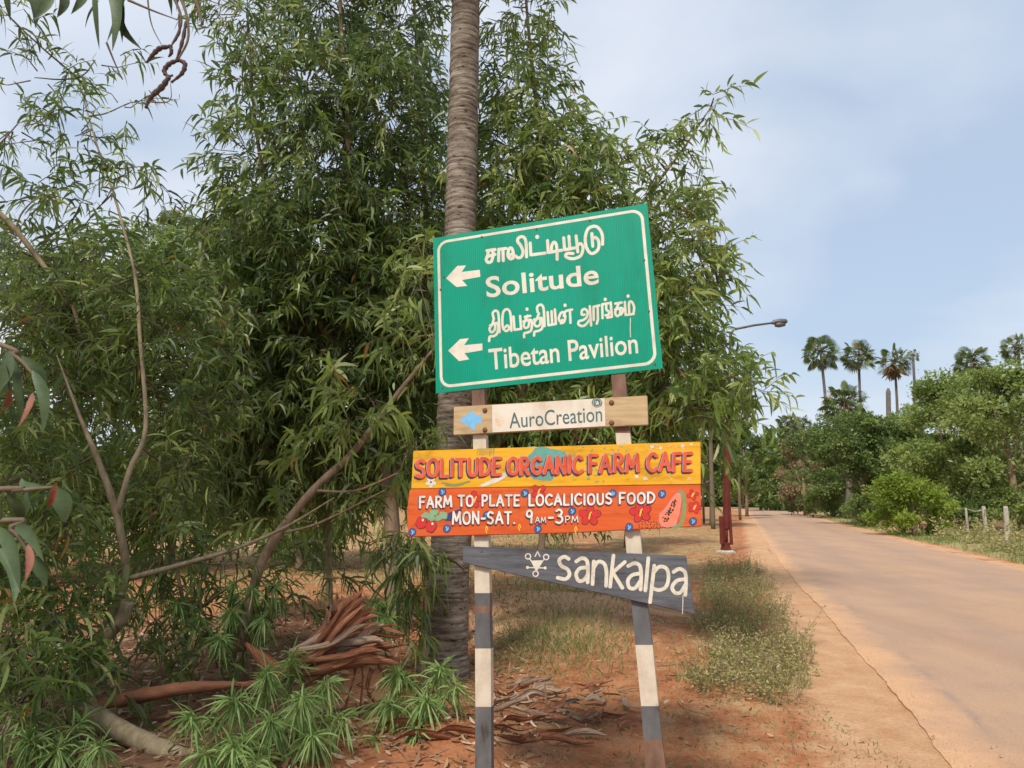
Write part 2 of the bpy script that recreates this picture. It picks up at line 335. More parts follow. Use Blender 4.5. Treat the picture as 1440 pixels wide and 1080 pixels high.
    b = nd(nt, 'ShaderNodeBump', Strength=.5, Distance=.008); L.new(fs.outputs[0], b.inputs['Height']); L.new(b.outputs[0], p.inputs['Normal'])
    p.inputs['Roughness'].default_value = .85; p.inputs['Specular IOR Level'].default_value = .2
    return m
M['road'] = road_mat()

# ------------------------------------------------------------------ the road's course (left edge) and the ground
def road_left(y):
    y = np.asarray(y, float)
    near = 0.98 + .3137 * y + .23 * np.exp(-(y / 13.) ** 4)
    bend = np.clip(y - 88, 0, None)
    return near - .0085 * bend ** 2
ROAD_W = 5.3
def road_right(y):
    y = np.asarray(y, float)
    return road_left(y) + ROAD_W + .2 * np.sin(y * .09 + 1)
def wob(y): return .014 * np.sin(y * 1.3) + .008 * np.sin(y * 4.7 + 1) + .006 * np.sin(y * 13.3 + 2) + .004 * np.sin(y * 29.)

def ground_h(x, y):
    x = np.asarray(x, float); y = np.asarray(y, float)
    h = .022 * np.sin(x * 2.1 + y * .7) + .018 * np.sin(y * 2.7 - x * 1.3) + .012 * np.sin(x * 5.3 + 1.2) * np.sin(y * 4.9) + .006 * np.sin(x * 13 + y * 9)
    d = np.minimum(road_left(y) - x, 1e3)
    g = lambda cx, cy, r, a: a * np.exp(-((x - cx) ** 2 + (y - cy) ** 2) / r ** 2)
    h = h + g(-.3, 5.3, .7, .08) + g(.75, 10.0, 1.6, .22) + g(-.5, 11.5, 2.0, .10) + g(-3.4, 7.0, 2.2, .10) + g(.9, 6.3, .9, .05)
    h = h + g(19.9, 35.5, 1.3, .55)
    near_road = np.clip((d - .15) / 1.2, 0, 1)
    inside = (x > road_left(y) - .15) & (x < road_right(y) + .3)
    right = np.clip((x - road_right(y) - .3) / 2.0, 0, 1)
    k = np.where(x < road_left(y), near_road, np.where(inside, 0, right))
    return h * k
def axis(parts):
    out = []
    for a, b, s in parts: out.append(np.arange(a, b, s))
    return np.concatenate(out + [[parts[-1][1]]])
gx = axis([(-400, -60, 34), (-60, -16, 2), (-16, -6, .3), (-6, 5, .085), (5, 12, .2), (12, 40, .7), (40, 100, 6), (100, 420, 40)])
gy = axis([(-60, -4, 7), (-4, 3.4, .5), (3.4, 9, .075), (9, 16, .16), (16, 45, .5), (45, 130, 2.5), (130, 260, 13), (260, 800, 60)])
X, Y = np.meshgrid(gx, gy); nx_, ny_ = len(gx), len(gy)
Z = ground_h(X, Y)
V = np.stack([X, Y, Z], -1).reshape(-1, 3)
ii = np.arange(ny_ - 1)[:, None] * nx_ + np.arange(nx_ - 1)[None]
loops = np.stack([ii, ii + 1, ii + nx_ + 1, ii + nx_], -1).reshape(-1)
ground = np_mesh('ground', V, np.full((nx_ - 1) * (ny_ - 1), 4), loops, M['ground'], kind='structure')
xx, yy = V[:, 0], V[:, 1]
dl = road_left(yy) - xx; dr = xx - road_right(yy)
sand = np.clip(1.15 - np.abs(dl - .25) / .75, 0, 1) * (dl > -1) + np.clip(1.2 - dr / .55, 0, 1) * (dr > -.3)
sand += .8 * np.exp(-((xx - .5) ** 2 / 2.5 + (yy - 9.6) ** 2 / 5)) + .7 * np.exp(-((xx + 9) ** 2 / 60 + (yy - 24) ** 2 / 30))
sand += np.exp(-((xx - 19.9) ** 2 + (yy - 35.5) ** 2) / 2.5)
grass = np.clip((dl - .9) / .8, 0, 1) * np.clip((yy - 8.5) / 7, 0, 1) * .5 + np.clip((dr - .3) / .6, 0, 1) * .95
grass += .6 * np.exp(-((xx - 2.5) ** 2 / .3 + (yy - 8) ** 2 / 5)) + .5 * np.exp(-((xx - .3) ** 2 / .5 + (yy - 8) ** 2 / 1.2))
grass += .45 * np.exp(-((xx - 1.5) ** 2 / .35 + (yy - 5.2) ** 2 / 1.0))
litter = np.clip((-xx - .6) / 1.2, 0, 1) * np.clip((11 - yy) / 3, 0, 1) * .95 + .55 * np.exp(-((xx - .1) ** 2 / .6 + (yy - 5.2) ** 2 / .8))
litter += np.clip((dr - 3.5) / 3, 0, 1)
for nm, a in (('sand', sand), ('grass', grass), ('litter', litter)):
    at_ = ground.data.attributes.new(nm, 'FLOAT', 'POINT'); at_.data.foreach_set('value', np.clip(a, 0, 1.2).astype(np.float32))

ys = axis([(-20, 3, 1.0), (3, 14, .05), (14, 40, .3), (40, 120, 1.5), (120, 190, 4)])
cross = np.array([0, 0, .06, .14, .24, .34, .40, .46, .55, .7, 1.0, 1.25, 1.6, 1.95, 2.4, 2.8, 3.2, 3.55, 3.9, 4.4, 4.9, 5.15, 5.3])
nv = len(cross); V = np.zeros((len(ys), nv, 3)); E = np.zeros((len(ys), nv)); J = np.zeros((len(ys), nv)); TR = np.zeros((len(ys), nv))
xl = road_left(ys) + wob(ys); xr = road_right(ys)
for j, c in enumerate(cross):
    f = c / ROAD_W
    V[:, j, 0] = xl + (xr - xl) * f; V[:, j, 1] = ys
    V[:, j, 2] = .013 + .05 * math.sin(math.pi * f)
    E[:, j] = np.minimum(c, (ROAD_W - c) * 1.2)
    J[:, j] = 1.0 if abs(c - .40) < .01 else 0; TR[:, j] = 1.0 if min(abs(c - 1.6), abs(c - 3.55)) < .05 else .35 if min(abs(c - 1.6), abs(c - 3.55)) < .4 else 0
V[:, :, 2] -= (.008 * np.clip((ys - 13) / 6, 0, 1) - .004 * np.sin(ys * 2.3) * (ys < 13))[:, None]; V[:, 0, 2] = -.05; V[:, -1, 2] = -.04
J *= np.clip((14 - ys) / 6, 0, 1)[:, None] * np.clip(.5 + .7 * np.sin(ys * 1.3) + .5 * np.sin(ys * 3.7), 0, 1)[:, None]
ii = np.arange(len(ys) - 1)[:, None] * nv + np.arange(nv - 1)[None]
loops = np.stack([ii, ii + 1, ii + nv + 1, ii + nv], -1).reshape(-1)
road = np_mesh('road', V.reshape(-1, 3), np.full((len(ys) - 1) * (nv - 1), 4), loops, M['road'], smooth=False, kind='structure')
for nm, a in (('edge', E), ('joint', J), ('track', TR)):
    at_ = road.data.attributes.new(nm, 'FLOAT', 'POINT'); at_.data.foreach_set('value', a.ravel().astype(np.float32))

# ------------------------------------------------------------------ grass, weeds and litter (uncountable ground cover)
def blades(name, n, sampler, h, w, mt, label, cat, lean=.5):
    P = sampler(n); P = P[(road_left(P[:, 1]) - .25 > P[:, 0]) | (P[:, 0] > road_right(P[:, 1]) + .25)]; n = len(P)
    Z = ground_h(P[:, 0], P[:, 1]); B = np.column_stack([P, Z - .005])
    D = nrm(np.column_stack([rng.normal(0, lean, n), rng.normal(0, lean, n), np.ones(n)]))
    S = nrm(np.column_stack([rng.normal(size=n), rng.normal(size=n), np.zeros(n)]))
    Ln = h * rng.uniform(.4, 1.25, n); Wd = w * rng.uniform(.7, 1.4, n)
    V, c, l = leaf_arrays(B, D, S, Ln, Wd, rng.normal(0, .3, n), rng.uniform(.0, .45, n))
    return np_mesh(name, V, c, l, mt, rnd=np.repeat(np.clip(rng.beta(2, 2, n), 0, 1), 8), label=label, category_=None, kind='stuff') if False else \
        finish(np_mesh(name, V, c, l, mt, rnd=np.repeat(rng.beta(2, 2, n), 8), kind='stuff'), None, label, cat)
def gauss(cx, cy, sx, sy): return lambda n: np.column_stack([rng.normal(cx, sx, n), rng.normal(cy, sy, n)])
def band(y0, y1, d0, d1, side='l', clump=None):
    def f(n):
        y = y0 + (y1 - y0) * rng.random(n) ** 1.7
        d = rng.uniform(d0, d1, n)
        x = road_left(y) - d if side == 'l' else road_right(y) + d
        if clump:
            k = .5 + .5 * np.sin(x * clump + 1.3 * np.sin(y * clump * .8)) * np.sin(y * clump * .7 + 2)
            keep = rng.random(n) < k; x, y = x[keep], y[keep]
        return np.column_stack([x, y])
    return f
blades('verge_grass', 11000, band(9, 40, .8, 5, 'l', 1.7), .09, .008, M['grass'], 'dry short grass on the left verge around the red lamp post', 'grass')
blades('tuft_grass', 2600, gauss(.48, 8.1, .45, .7), .17, .007, M['grass'], 'green grass tuft growing behind the sign posts', 'grass', .45)
blades('field_grass', 14000, lambda n: np.column_stack([rng.uniform(-16, 2, n), rng.uniform(10, 34, n)]), .16, .018, M['grass'], 'dry grass of the open field under the trees', 'grass')
blades('roadside_grass', 22000, band(14, 60, .35, 4.6, 'r', 1.1), .20, .018, M['grass_green'], 'green and straw grass along the right side of the road', 'grass')
blades('weed_grass', 4500, band(6.3, 17, .65, 1.8, 'l', 2.3), .18, .006, M['grass'], 'straw grass mixed into the weed strip beside the shoulder', 'grass', .55)
blades('sparse_grass', 5200, lambda n: np.column_stack([rng.uniform(-.4, 2.4, n), rng.uniform(4.2, 8.6, n)]), .05, .006, M['grass'], 'sparse dry grass on the red earth below the signs', 'grass', .8)

def weed_patch(name, centres, h, label, leafn=16, ll=.022, mt='weed'):
    Pl, Dl, tw = [], [], MB()
    for cx, cy in centres:
        z0 = float(ground_h(cx, cy)); hh = h * random.choice([.3, .5, .7, .9, 1.1, 1.45]) * random.uniform(.8, 1.2)
        lean = np.array([random.gauss(0, .35), random.gauss(0, .35), 1.0]); lean /= np.linalg.norm(lean)
        b = np.array([cx, cy, z0 - .01]); t = b + lean * hh
        tw.tube([b, (b + t) / 2 + np.array([random.gauss(0, .01), random.gauss(0, .01), 0]), t], [.0025, .002, .001], 3, cap=False)
        for k in range(leafn):
            f = random.uniform(.15, 1.0); Pl.append(b + (t - b) * f); d = np.array([random.gauss(0, 1), random.gauss(0, 1), random.gauss(.3, .4)]); Dl.append(d)
    P, D = np.array(Pl), nrm(np.array(Dl)); n = len(P)
    P = P + D * rng.uniform(0, .05, n)[:, None]
    V, c, l = kite_arrays(P, D, rdir(n), ll * rng.uniform(.6, 1.5, n), ll * .45 * rng.uniform(.7, 1.3, n))
    root = empty(name, (np.mean([c[0] for c in centres]), np.mean([c[1] for c in centres]), 0), label, 'weeds', kind='stuff')
    tw.build('stems', M['twig'], root, kind='stuff')
    np_mesh('leaves', V, c, l, M[mt], root, rnd=np.repeat(rng.beta(2, 2, n), 4), kind='stuff')
wc = []
while len(wc) < 1050:
    y = 5.8 + 11 * random.random() ** 1.25; o_ = random.uniform(.5, 1.75); e_ = .18 * math.sin(y * 2.3) + .12 * math.sin(y * 5.1 + 1)
    if .62 + e_ < o_ < 1.55 + e_ * .8 + (y - 6) * .03 and random.random() < .45 + .55 * math.sin(y * 3.3 + o_ * 4) ** 2: wc.append((float(road_left(y)) - o_, y))
weed_patch('weed_patch', wc, .30, 'olive and straw weed strip beside the sandy road shoulder', leafn=22, ll=.030)
vc = [(float(road_right(y)) + random.uniform(1.0, 4.5), y) for y in [random.uniform(17, 46) for _ in range(520)]]
weed_patch('verge_weeds', vc, .62, 'tall straw and green weeds around the fence posts', leafn=22, ll=.10, mt='weed')
def litter_leaves(name, n, sampler, label, ll=.09, mt='litter'):
    P = sampler(n); n = len(P); Z = ground_h(P[:, 0], P[:, 1]) + rng.uniform(.004, .03, n)
    B = np.column_stack([P, Z]); D = nrm(np.column_stack([rng.normal(size=n), rng.normal(size=n), rng.normal(0, .22, n)]))
    S = nrm(np.column_stack([rng.normal(size=n), rng.normal(size=n), rng.normal(0, .4, n)]))
    V, c, l = leaf_arrays(B, D, S, ll * rng.uniform(.5, 1.4, n), ll * .22 * rng.uniform(.6, 1.5, n), rng.normal(0, .35, n), rng.normal(-.05, .12, n))
    o = np_mesh(name, V, c, l, M[mt], rnd=np.repeat(rng.random(n), 8)); finish(o, None, label, 'leaf litter', kind='stuff')
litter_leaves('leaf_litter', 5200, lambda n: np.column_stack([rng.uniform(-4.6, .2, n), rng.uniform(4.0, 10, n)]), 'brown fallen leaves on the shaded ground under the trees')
litter_leaves('scattered_leaves', 520, lambda n: np.column_stack([rng.uniform(-.2, 2.3, n), rng.uniform(4.2, 9.5, n)]), 'scattered dry leaves on the red earth around the sign posts', .06)

n = 2600; y = 4.2 + 14 * rng.random(n) ** 1.6; off = np.where(rng.random(n) < .6, rng.normal(.05, .12, n), rng.uniform(-.9, 1.6, n))
P = np.column_stack([road_left(y) - off, y, np.zeros(n)]); P[:, 2] = np.where(off > 0, ground_h(P[:, 0], P[:, 1]), .03)
sz = rng.uniform(.002, .007, n) * np.where(rng.random(n) < .05, 2.2, 1); tet = np.array([[1, 0, -.4], [-.5, .87, -.4], [-.5, -.87, -.4], [0, 0, .8]])
Vg = (P[:, None] + tet[None] * sz[:, None, None] * rng.uniform(.6, 1.3, (n, 4, 1))).reshape(-1, 3); tl_ = np.array([0, 1, 3, 1, 2, 3, 2, 0, 3])
finish(np_mesh('gravel', Vg, np.full(n * 3, 3), (np.arange(n)[:, None] * 4 + tl_[None]).ravel(), M['grit'], smooth=False, kind='stuff'), None, 'small grit and crumbs scattered along the road edge', 'gravel')

tw_ = MB(); random.seed(91)
for k in range(420):
    x = random.uniform(-4.2, 2.2) if k % 4 == 0 else random.uniform(-4.2, .3); y = random.uniform(4.1, 8.5); a = random.uniform(0, 6.28); L = random.uniform(.05, .32); z = float(ground_h(x, y)) + random.uniform(.004, .02)
    p0 = np.array([x, y, z]); d = np.array([math.cos(a), math.sin(a), random.uniform(-.05, .22)]); sd = np.array([-d[1], d[0], 0]); r = random.uniform(.0015, .005)
    tw_.tube([p0, p0 + d * L * .5 + sd * random.uniform(-.12, .12) * L, p0 + d * L], [r, r * .8, r * .4], 4, cap=False)
    if L > .2:
        q = p0 + d * L * .5; tw_.tube([q, q + d * L * .25 + sd * L * .25], [r * .6, r * .3], 3, cap=False)
o = tw_.build('twig_litter', M['bark'], None); finish(o, None, 'thin dead twigs strewn over the ground below the trees and signs', 'twigs', kind='stuff')

# ------------------------------------------------------------------ the signpost
YAW, TILT = R(15), R(-4)
NV = np.array([math.sin(YAW) * math.cos(TILT), math.cos(YAW) * math.cos(TILT), math.sin(TILT)])
CAMP = np.array([0, 0, CAM_H])
def pl(u, v, d):
    r = ray(u, v); return CAMP + r * (d / np.dot(r, NV))
PD = 3.52                                  # distance of the posts' front faces
base = pl(790, 1080, PD); base[2] = 0
sign = empty('direction_signpost', base, 'roadside signpost with four boards on two banded posts', 'signpost')

M['green'] = None
def green_mat():
    m, nt, p = mat('green_retroreflective'); L = nt.links
    tc = nd(nt, 'ShaderNodeTexCoord'); mp = nd(nt, 'ShaderNodeMapping'); mp.inputs['Rotation'].default_value = (0, 0, YAW)
    L.new(tc.outputs['Object'], mp.inputs[0])
    w = nd(nt, 'ShaderNodeTexWave', wave_type='BANDS', bands_direction='X'); w.inputs['Scale'].default_value = 26; w.inputs['Distortion'].default_value = .25
    w.inputs['Detail'].default_value = 1; L.new(mp.outputs[0], w.inputs['Vector'])
    n = nd(nt, 'ShaderNodeTexNoise', Scale=2.2, Detail=4); L.new(tc.outputs['Object'], n.inputs['Vector'])
    r = ramp(nt, [(.3, (.0, .245, .155)), (.7, (.0, .285, .182))]); L.new(n.outputs['Fac'], r.inputs[0])
    r2 = ramp(nt, [(.0, (.90, .90, .90)), (1, (1.06, 1.06, 1.06))]); L.new(w.outputs['Fac'], r2.inputs[0])
    mx = nd(nt, 'ShaderNodeMix', data_type='RGBA', blend_type='MULTIPLY'); mx.inputs['Factor'].default_value = 1; L.new(r.outputs[0], mx.inputs['A']); L.new(r2.outputs[0], mx.inputs['B'])
    L.new(mx.outputs['Result'], p.inputs['Base Color'])
    b = nd(nt, 'ShaderNodeBump', Strength=.10, Distance=.004); L.new(w.outputs['Fac'], b.inputs['Height']); L.new(b.outputs[0], p.inputs['Normal'])
    p.inputs['Roughness'].default_value = .5; p.inputs['Specular IOR Level'].default_value = .18
    return m
M['green'] = green_mat()
M['metal_back'] = noise_mat('sheet_metal', [(.3, (.25, .25, .25)), (.7, (.4, .4, .4))], metal=.6, rough=.5)
M['reflect_white'] = paint_mat('reflective_cream', (.64, .585, .49), rough=.45, scale=14)
M['board_tan'] = noise_mat('varnished_plank', [(.25, (.34, .225, .11)), (.5, (.46, .325, .18)), (.8, (.54, .41, .25))], scale=9, stretch=(.5, .5, 5), rough=.5, bump=.25, bdist=.003)
M['plate_white'] = noise_mat('stained_white_plate', [(.22, (.50, .35, .20)), (.38, (.60, .52, .42)), (.6, (.66, .60, .51))], scale=7, rough=.4, bump=.05, bdist=.001)
M['yellow'] = noise_mat('yellow_painted_plank', [(.25, (.56, .27, .010)), (.5, (.68, .35, .014)), (.8, (.73, .42, .04))], scale=8, stretch=(.4, .4, 5), rough=.55, bump=.2, bdist=.003)
M['orange'] = noise_mat('orange_painted_plank', [(.25, (.48, .072, .014)), (.5, (.59, .10, .02)), (.8, (.64, .145, .04))], scale=8, stretch=(.4, .4, 4), rough=.55, bump=.2, bdist=.003)
M['slate'] = noise_mat('slate_grey_plank', [(.25, (.060, .062, .072)), (.5, (.098, .102, .118)), (.8, (.155, .155, .17))], scale=9, stretch=(.35, .35, 5), rough=.7, bump=.4, bdist=.004)
M['post_white'] = paint_mat('post_white_paint', (.56, .49, .39), wear=.03, wearc=(.27, .12, .06), scale=16)
M['post_dark'] = noise_mat('post_dark_paint', [(.2, (.22, .11, .07)), (.32, (.085, .085, .088)), (.6, (.12, .12, .125)), (.85, (.17, .165, .16))], scale=11, stretch=(1, 1, .6), rough=.6, bump=.2, bdist=.003)
M['post_rust'] = noise_mat('post_rusty_steel', [(.25, (.09, .05, .035)), (.5, (.17, .095, .065)), (.8, (.26, .17, .12))], scale=14, stretch=(1, 1, .4), rough=.8, bump=.4, bdist=.003)
M['bolt'] = noise_mat('rusty_bolt', [(.3, (.12, .05, .03)), (.7, (.22, .10, .06))], scale=60, rough=.7, bump=.3, bdist=.002)
def flat(name, c, rough=.55): M[name] = paint_mat('paint_' + name, c, rough=rough, scale=40)
for nm, c in dict(teal=(.12, .30, .25), tealtext=(.07, .13, .13), sky_blue=(.17, .42, .66), navy=(.05, .045, .13), purple=(.06, .035, .085), red=(.52, .03, .025), vermilion=(.60, .092, .03), pink=(.60, .22, .20), white=(.68, .65, .59), lemon=(.78, .45, .04), olive=(.22, .24, .10), leafgreen=(.20, .34, .19), black=(.03, .025, .03), blueberry=(.035, .10, .25), bluelight=(.22, .42, .62), maroon=(.16, .03, .03), papaya=(.74, .20, .10), peach=(.72, .42, .22), lilac=(.42, .25, .38), cream=(.60, .55, .45)).items(): flat(nm, c)

def grime(m, stops, scale=3.0, st=(1.5, 1.5, .5)):
    nt = m.node_tree; p = nt.nodes['Principled BSDF']; src = p.inputs['Base Color'].links[0].from_socket
    tc = nd(nt, 'ShaderNodeTexCoord'); mp = nd(nt, 'ShaderNodeMapping', Scale=st); n = nd(nt, 'ShaderNodeTexNoise', Scale=scale, Detail=9, Roughness=.68)
    nt.links.new(tc.outputs['Object'], mp.inputs[0]); nt.links.new(mp.outputs[0], n.inputs['Vector']); r = ramp(nt, stops); nt.links.new(n.outputs['Fac'], r.inputs[0])
    mx = nd(nt, 'ShaderNodeMix', data_type='RGBA', blend_type='MULTIPLY'); mx.inputs['Factor'].default_value = 1; nt.links.new(src, mx.inputs['A']); nt.links.new(r.outputs[0], mx.inputs['B']); nt.links.new(mx.outputs['Result'], p.inputs['Base Color'])
for k_ in ('green', 'reflect_white', 'plate_white'): grime(M[k_], [(.32, (.80, .78, .72)), (.5, (1, 1, 1)), (.7, (1.04, 1.04, 1.04))])
for k_ in ('yellow', 'orange', 'board_tan', 'slate'): grime(M[k_], [(.32, (.62, .58, .54)), (.46, (.95, .94, .92)), (.62, (1.0, 1.0, 1.0)), (.75, (1.12, 1.12, 1.15))], 4.0, (1, 1, 3))
for k_ in ('post_white', 'post_dark'): grime(M[k_], [(.30, (.50, .36, .27)), (.42, (.9, .87, .83)), (.6, (1, 1, 1))], 7.0, (2, 2, .8))
for k_ in ('vermilion', 'white', 'cream', 'purple'): grime(M[k_], [(.34, (.72, .68, .64)), (.5, (1, 1, 1)), (.7, (1.03, 1.03, 1.03))], 14.0, (1, 1, 1))

def board(name, px, d, thick, m, parent, bev=.003, label=None):
    front = [pl(u, v, d) for u, v in px]; back = [p + NV * thick for p in front]; n = len(px)
    off = wloc(parent); bm = bmesh.new()
    fv = [bm.verts.new(p - off) for p in front]; bv = [bm.verts.new(p - off) for p in back]
    bm.faces.new(fv); bm.faces.new(bv[::-1])
    for i in range(n): bm.faces.new([fv[i], bv[i], bv[(i + 1) % n], fv[(i + 1) % n]])
    bmesh.ops.recalc_face_normals(bm, faces=bm.faces)
    if bev: bmesh.ops.bevel(bm, geom=list(bm.edges), offset=bev, segments=2, affect='EDGES')
    me = bpy.data.meshes.new(name); bm.to_mesh(me); bm.free(); me.materials.append(m)
    o = bpy.data.objects.new(name, me); COL.objects.link(o)
    return finish(o, parent, label)

def catmull(P, n=7):
    P = [np.array(p, float) for p in P]
    if len(P) < 3: return P
    Q = [2 * P[0] - P[1]] + P + [2 * P[-1] - P[-2]]; out = []
    for i in range(1, len(Q) - 2):
        for k in range(n):
            t = k / n; a, b, c, d = Q[i - 1:i + 3]
            out.append(.5 * (2 * b + (c - a) * t + (2 * a - 5 * b + 4 * c - d) * t * t + (3 * b - a - 3 * c + d) * t ** 3))
    return out + [P[-1]]

class Paint:
    """flat paint on a board: pixel outlines and brush strokes laid on the board's face, each a hair above the last"""
    def __init__(s, d): s.d = d; s.mb = MB(); s.k = 0
    def lift(s):
        s.k += 1; return s.d - .00030 - .000014 * s.k
    def poly(s, px):
        d = s.lift(); s.mb.add([pl(u, v, d) for u, v in px], [list(range(len(px)))[::-1]])
    def disc(s, u, v, ru, rv, rot=0, n=16, wob=0):
        c, q = math.cos(rot), math.sin(rot); P = []
        for i in range(n):
            t = 2 * math.pi * i / n; w = 1 + random.uniform(-wob, wob); a, b = ru * math.cos(t) * w, rv * math.sin(t) * w
            P.append((u + a * c - b * q, v + a * q + b * c))
        s.poly(P)
    def ring(s, u, v, r, w, n=18):
        d = s.lift(); V = []; F = []
        for i in range(n):
            t = 2 * math.pi * i / n
            V += [pl(u + (r - w / 2) * math.cos(t), v + (r - w / 2) * math.sin(t), d), pl(u + (r + w / 2) * math.cos(t), v + (r + w / 2) * math.sin(t), d)]
            j = (i + 1) % n; F.append([2 * i, 2 * j, 2 * j + 1, 2 * i + 1])
        s.mb.add(V, F)
    def _ribbon(s, P, w):
        d0 = s.lift(); n = len(P); P = [np.array(p, float) for p in P]
        T = [P[min(i + 1, n - 1)] - P[max(i - 1, 0)] for i in range(n)]; T = [t / (np.linalg.norm(t) + 1e-9) for t in T]
        h = w / 2; L = []; Rr = []; rows = []
        for a in (-1.0, -.8, -.35): rows.append((P[0] + T[0] * h * a, T[0], h * math.sqrt(max(0, 1 - a * a)) + .02))
        for i in range(n): rows.append((P[i], T[i], h * (1 + random.uniform(-.035, .035))))
        for a in (.35, .8, 1.0): rows.append((P[-1] + T[-1] * h * a, T[-1], h * math.sqrt(max(0, 1 - a * a)) + .02))
        V = []
        for i, (p, t, hh) in enumerate(rows):
            d = d0 - .000010 * i / len(rows); nn = np.array([-t[1], t[0]])
            a, b = p - nn * hh, p + nn * hh; V += [pl(a[0], a[1], d), pl(b[0], b[1], d)]
        s.mb.add(V, [[2 * i, 2 * i + 2, 2 * i + 3, 2 * i + 1] for i in range(len(rows) - 1)])
    def stroke(s, P, w, smooth=True):
        if smooth and len(P) > 2: s._ribbon(catmull(P), w)
        else:
            for a, b in zip(P[:-1], P[1:]):
                a, b = np.array(a, float), np.array(b, float); s._ribbon([a + (b - a) * t for t in (0, .33, .66, 1)], w)
    def build(s, name, m, parent, label=None):
        return s.mb.build(name, m, parent, label=label)

# posts ------------------------------------------------------------
def post(rows, name, label):
    """rows: (v, u_left, u_right, material index of the band below this row)"""
    mb = MB(); off = .045; prev = None
    for i, (v, a, b, mi) in enumerate(rows):
        f0, f1 = pl(a, v, PD), pl(b, v, PD)
        ring = [f0, f1, f1 + NV * off, f0 + NV * off]
        if i == 0: mb.add(ring, [[3, 2, 1, 0]], mi)
        if prev is not None:
            mb.add(prev + ring, [[0, 4, 5, 1], [1, 5, 6, 2], [2, 6, 7, 3], [3, 7, 4, 0]], prevmi)
        prev, prevmi = ring, mi
    return mb.build(name, [M['post_rust'], M['post_white'], M['post_dark']], sign, label=label)
post([(330, 657, 674, 0), (611, 665, 683, 1), (668, 666, 685, 1), (834, 667.5, 688.5, 2), (852, 667.6, 688.6, 0), (862, 667.6, 688.6, 2), (912, 668, 690, 1), (994, 668.5, 690.5, 2), (1080, 668, 691, 2), (1290, 668, 694, 2)], 'post', 'upright left post with black and white bands')
post([(320, 845, 862, 0), (600, 864.5, 885, 0), (609, 865.5, 886, 1), (830, 886, 908, 2), (907, 893.5, 917.5, 1), (993, 901.5, 926, 2), (1040, 905, 931, 0), (1080, 908, 936, 0), (1290, 926, 958, 0)], 'post', 'leaning right post, banded, with rusty foot')

# green direction board --------------------------------------------
GD = PD - .004
gq = [(609, 335), (910, 286), (932, 518), (613, 553)]
def gmap(a, b):                    # a, b in 0..1 across and down the board, perspective-correct on its plane
    c = [pl(u, v, GD) for u, v in gq]
    return (c[0] * (1 - a) + c[1] * a) * (1 - b) + (c[3] * (1 - a) + c[2] * a) * b
panel = board('direction_panel', gq, GD, .0035, M['green'], sign, bev=0, label='green road direction panel with two arrows')
mb = MB(); N = 10
def rrect(ins, rad, lift):
    out = []; W, H = 1.2, .9
    for cx, cy, a0 in ((W - ins - rad, ins + rad, -90), (W - ins - rad, H - ins - rad, 0), (ins + rad, H - ins - rad, 90), (ins + rad, ins + rad, 180)):
        for k in range(N + 1):
            t = R(a0 + 90 * k / N); out.append(gmap((cx + rad * math.cos(t)) / W, (cy + rad * math.sin(t)) / H) - NV * lift)
    return out
o_, i_ = rrect(.024, .062, .0006), rrect(.0395, .048, .0006); n = len(o_)
mb.add(o_ + i_, [[k, (k + 1) % n, n + (k + 1) % n, n + k] for k in range(n)])
mb.build('border', M['reflect_white'], panel)
za = lambda P: [(560 + x * .30556, 270 + y * .30556) for x, y in P]
for pts in ([(220, 397), (272, 340), (312, 338), (292, 368), (375, 358), (378, 390), (294, 405), (318, 432), (268, 437)],
            [(230, 730), (285, 677), (325, 673), (303, 705), (387, 697), (388, 728), (305, 742), (327, 770), (280, 778)]):
    p = Paint(GD); p.poly(za(pts)); p.build('arrow', M['reflect_white'], panel)

def font_text(body, quad, d, name, m, parent, bold=.02, space=1.0):
    cu = bpy.data.curves.new('t', 'FONT'); cu.body = body; cu.offset = bold; cu.space_character = space; cu.resolution_u = 4
    ob = bpy.data.objects.new('t', cu); COL.objects.link(ob); bpy.context.view_layer.update()
    me = bpy.data.meshes.new_from_object(ob.evaluated_get(bpy.context.evaluated_depsgraph_get()))
    co = np.array([v.co[:] for v in me.vertices]); faces = [list(p.vertices) for p in me.polygons]
    bpy.data.objects.remove(ob); bpy.data.curves.remove(cu); bpy.data.meshes.remove(me)
    x0, x1 = co[:, 0].min(), co[:, 0].max(); y1 = co[:, 1].max()
    lb, rb, rt, lt = [np.array(q, float) for q in quad]; mb = MB(); V = []
    for x, y, _ in co:
        a, b = (x - x0) / (x1 - x0), y / y1
        q = (lb * (1 - a) + rb * a) * (1 - b) + (lt * (1 - a) + rt * a) * b
        V.append(pl(q[0], q[1], d - .0006))
    mb.add(V, faces); return mb.build(name, m, parent)
font_text('Solitude', [(684.5, 418), (842.6, 398.5), (840.5, 370), (682.3, 389.5)], GD, 'lettering', M['reflect_white'], panel, .018, 1.02)
font_text('Tibetan Pavilion', [(688.5, 520), (897.6, 496), (895.5, 467.5), (686.6, 491)], GD, 'lettering', M['reflect_white'], panel, .013)

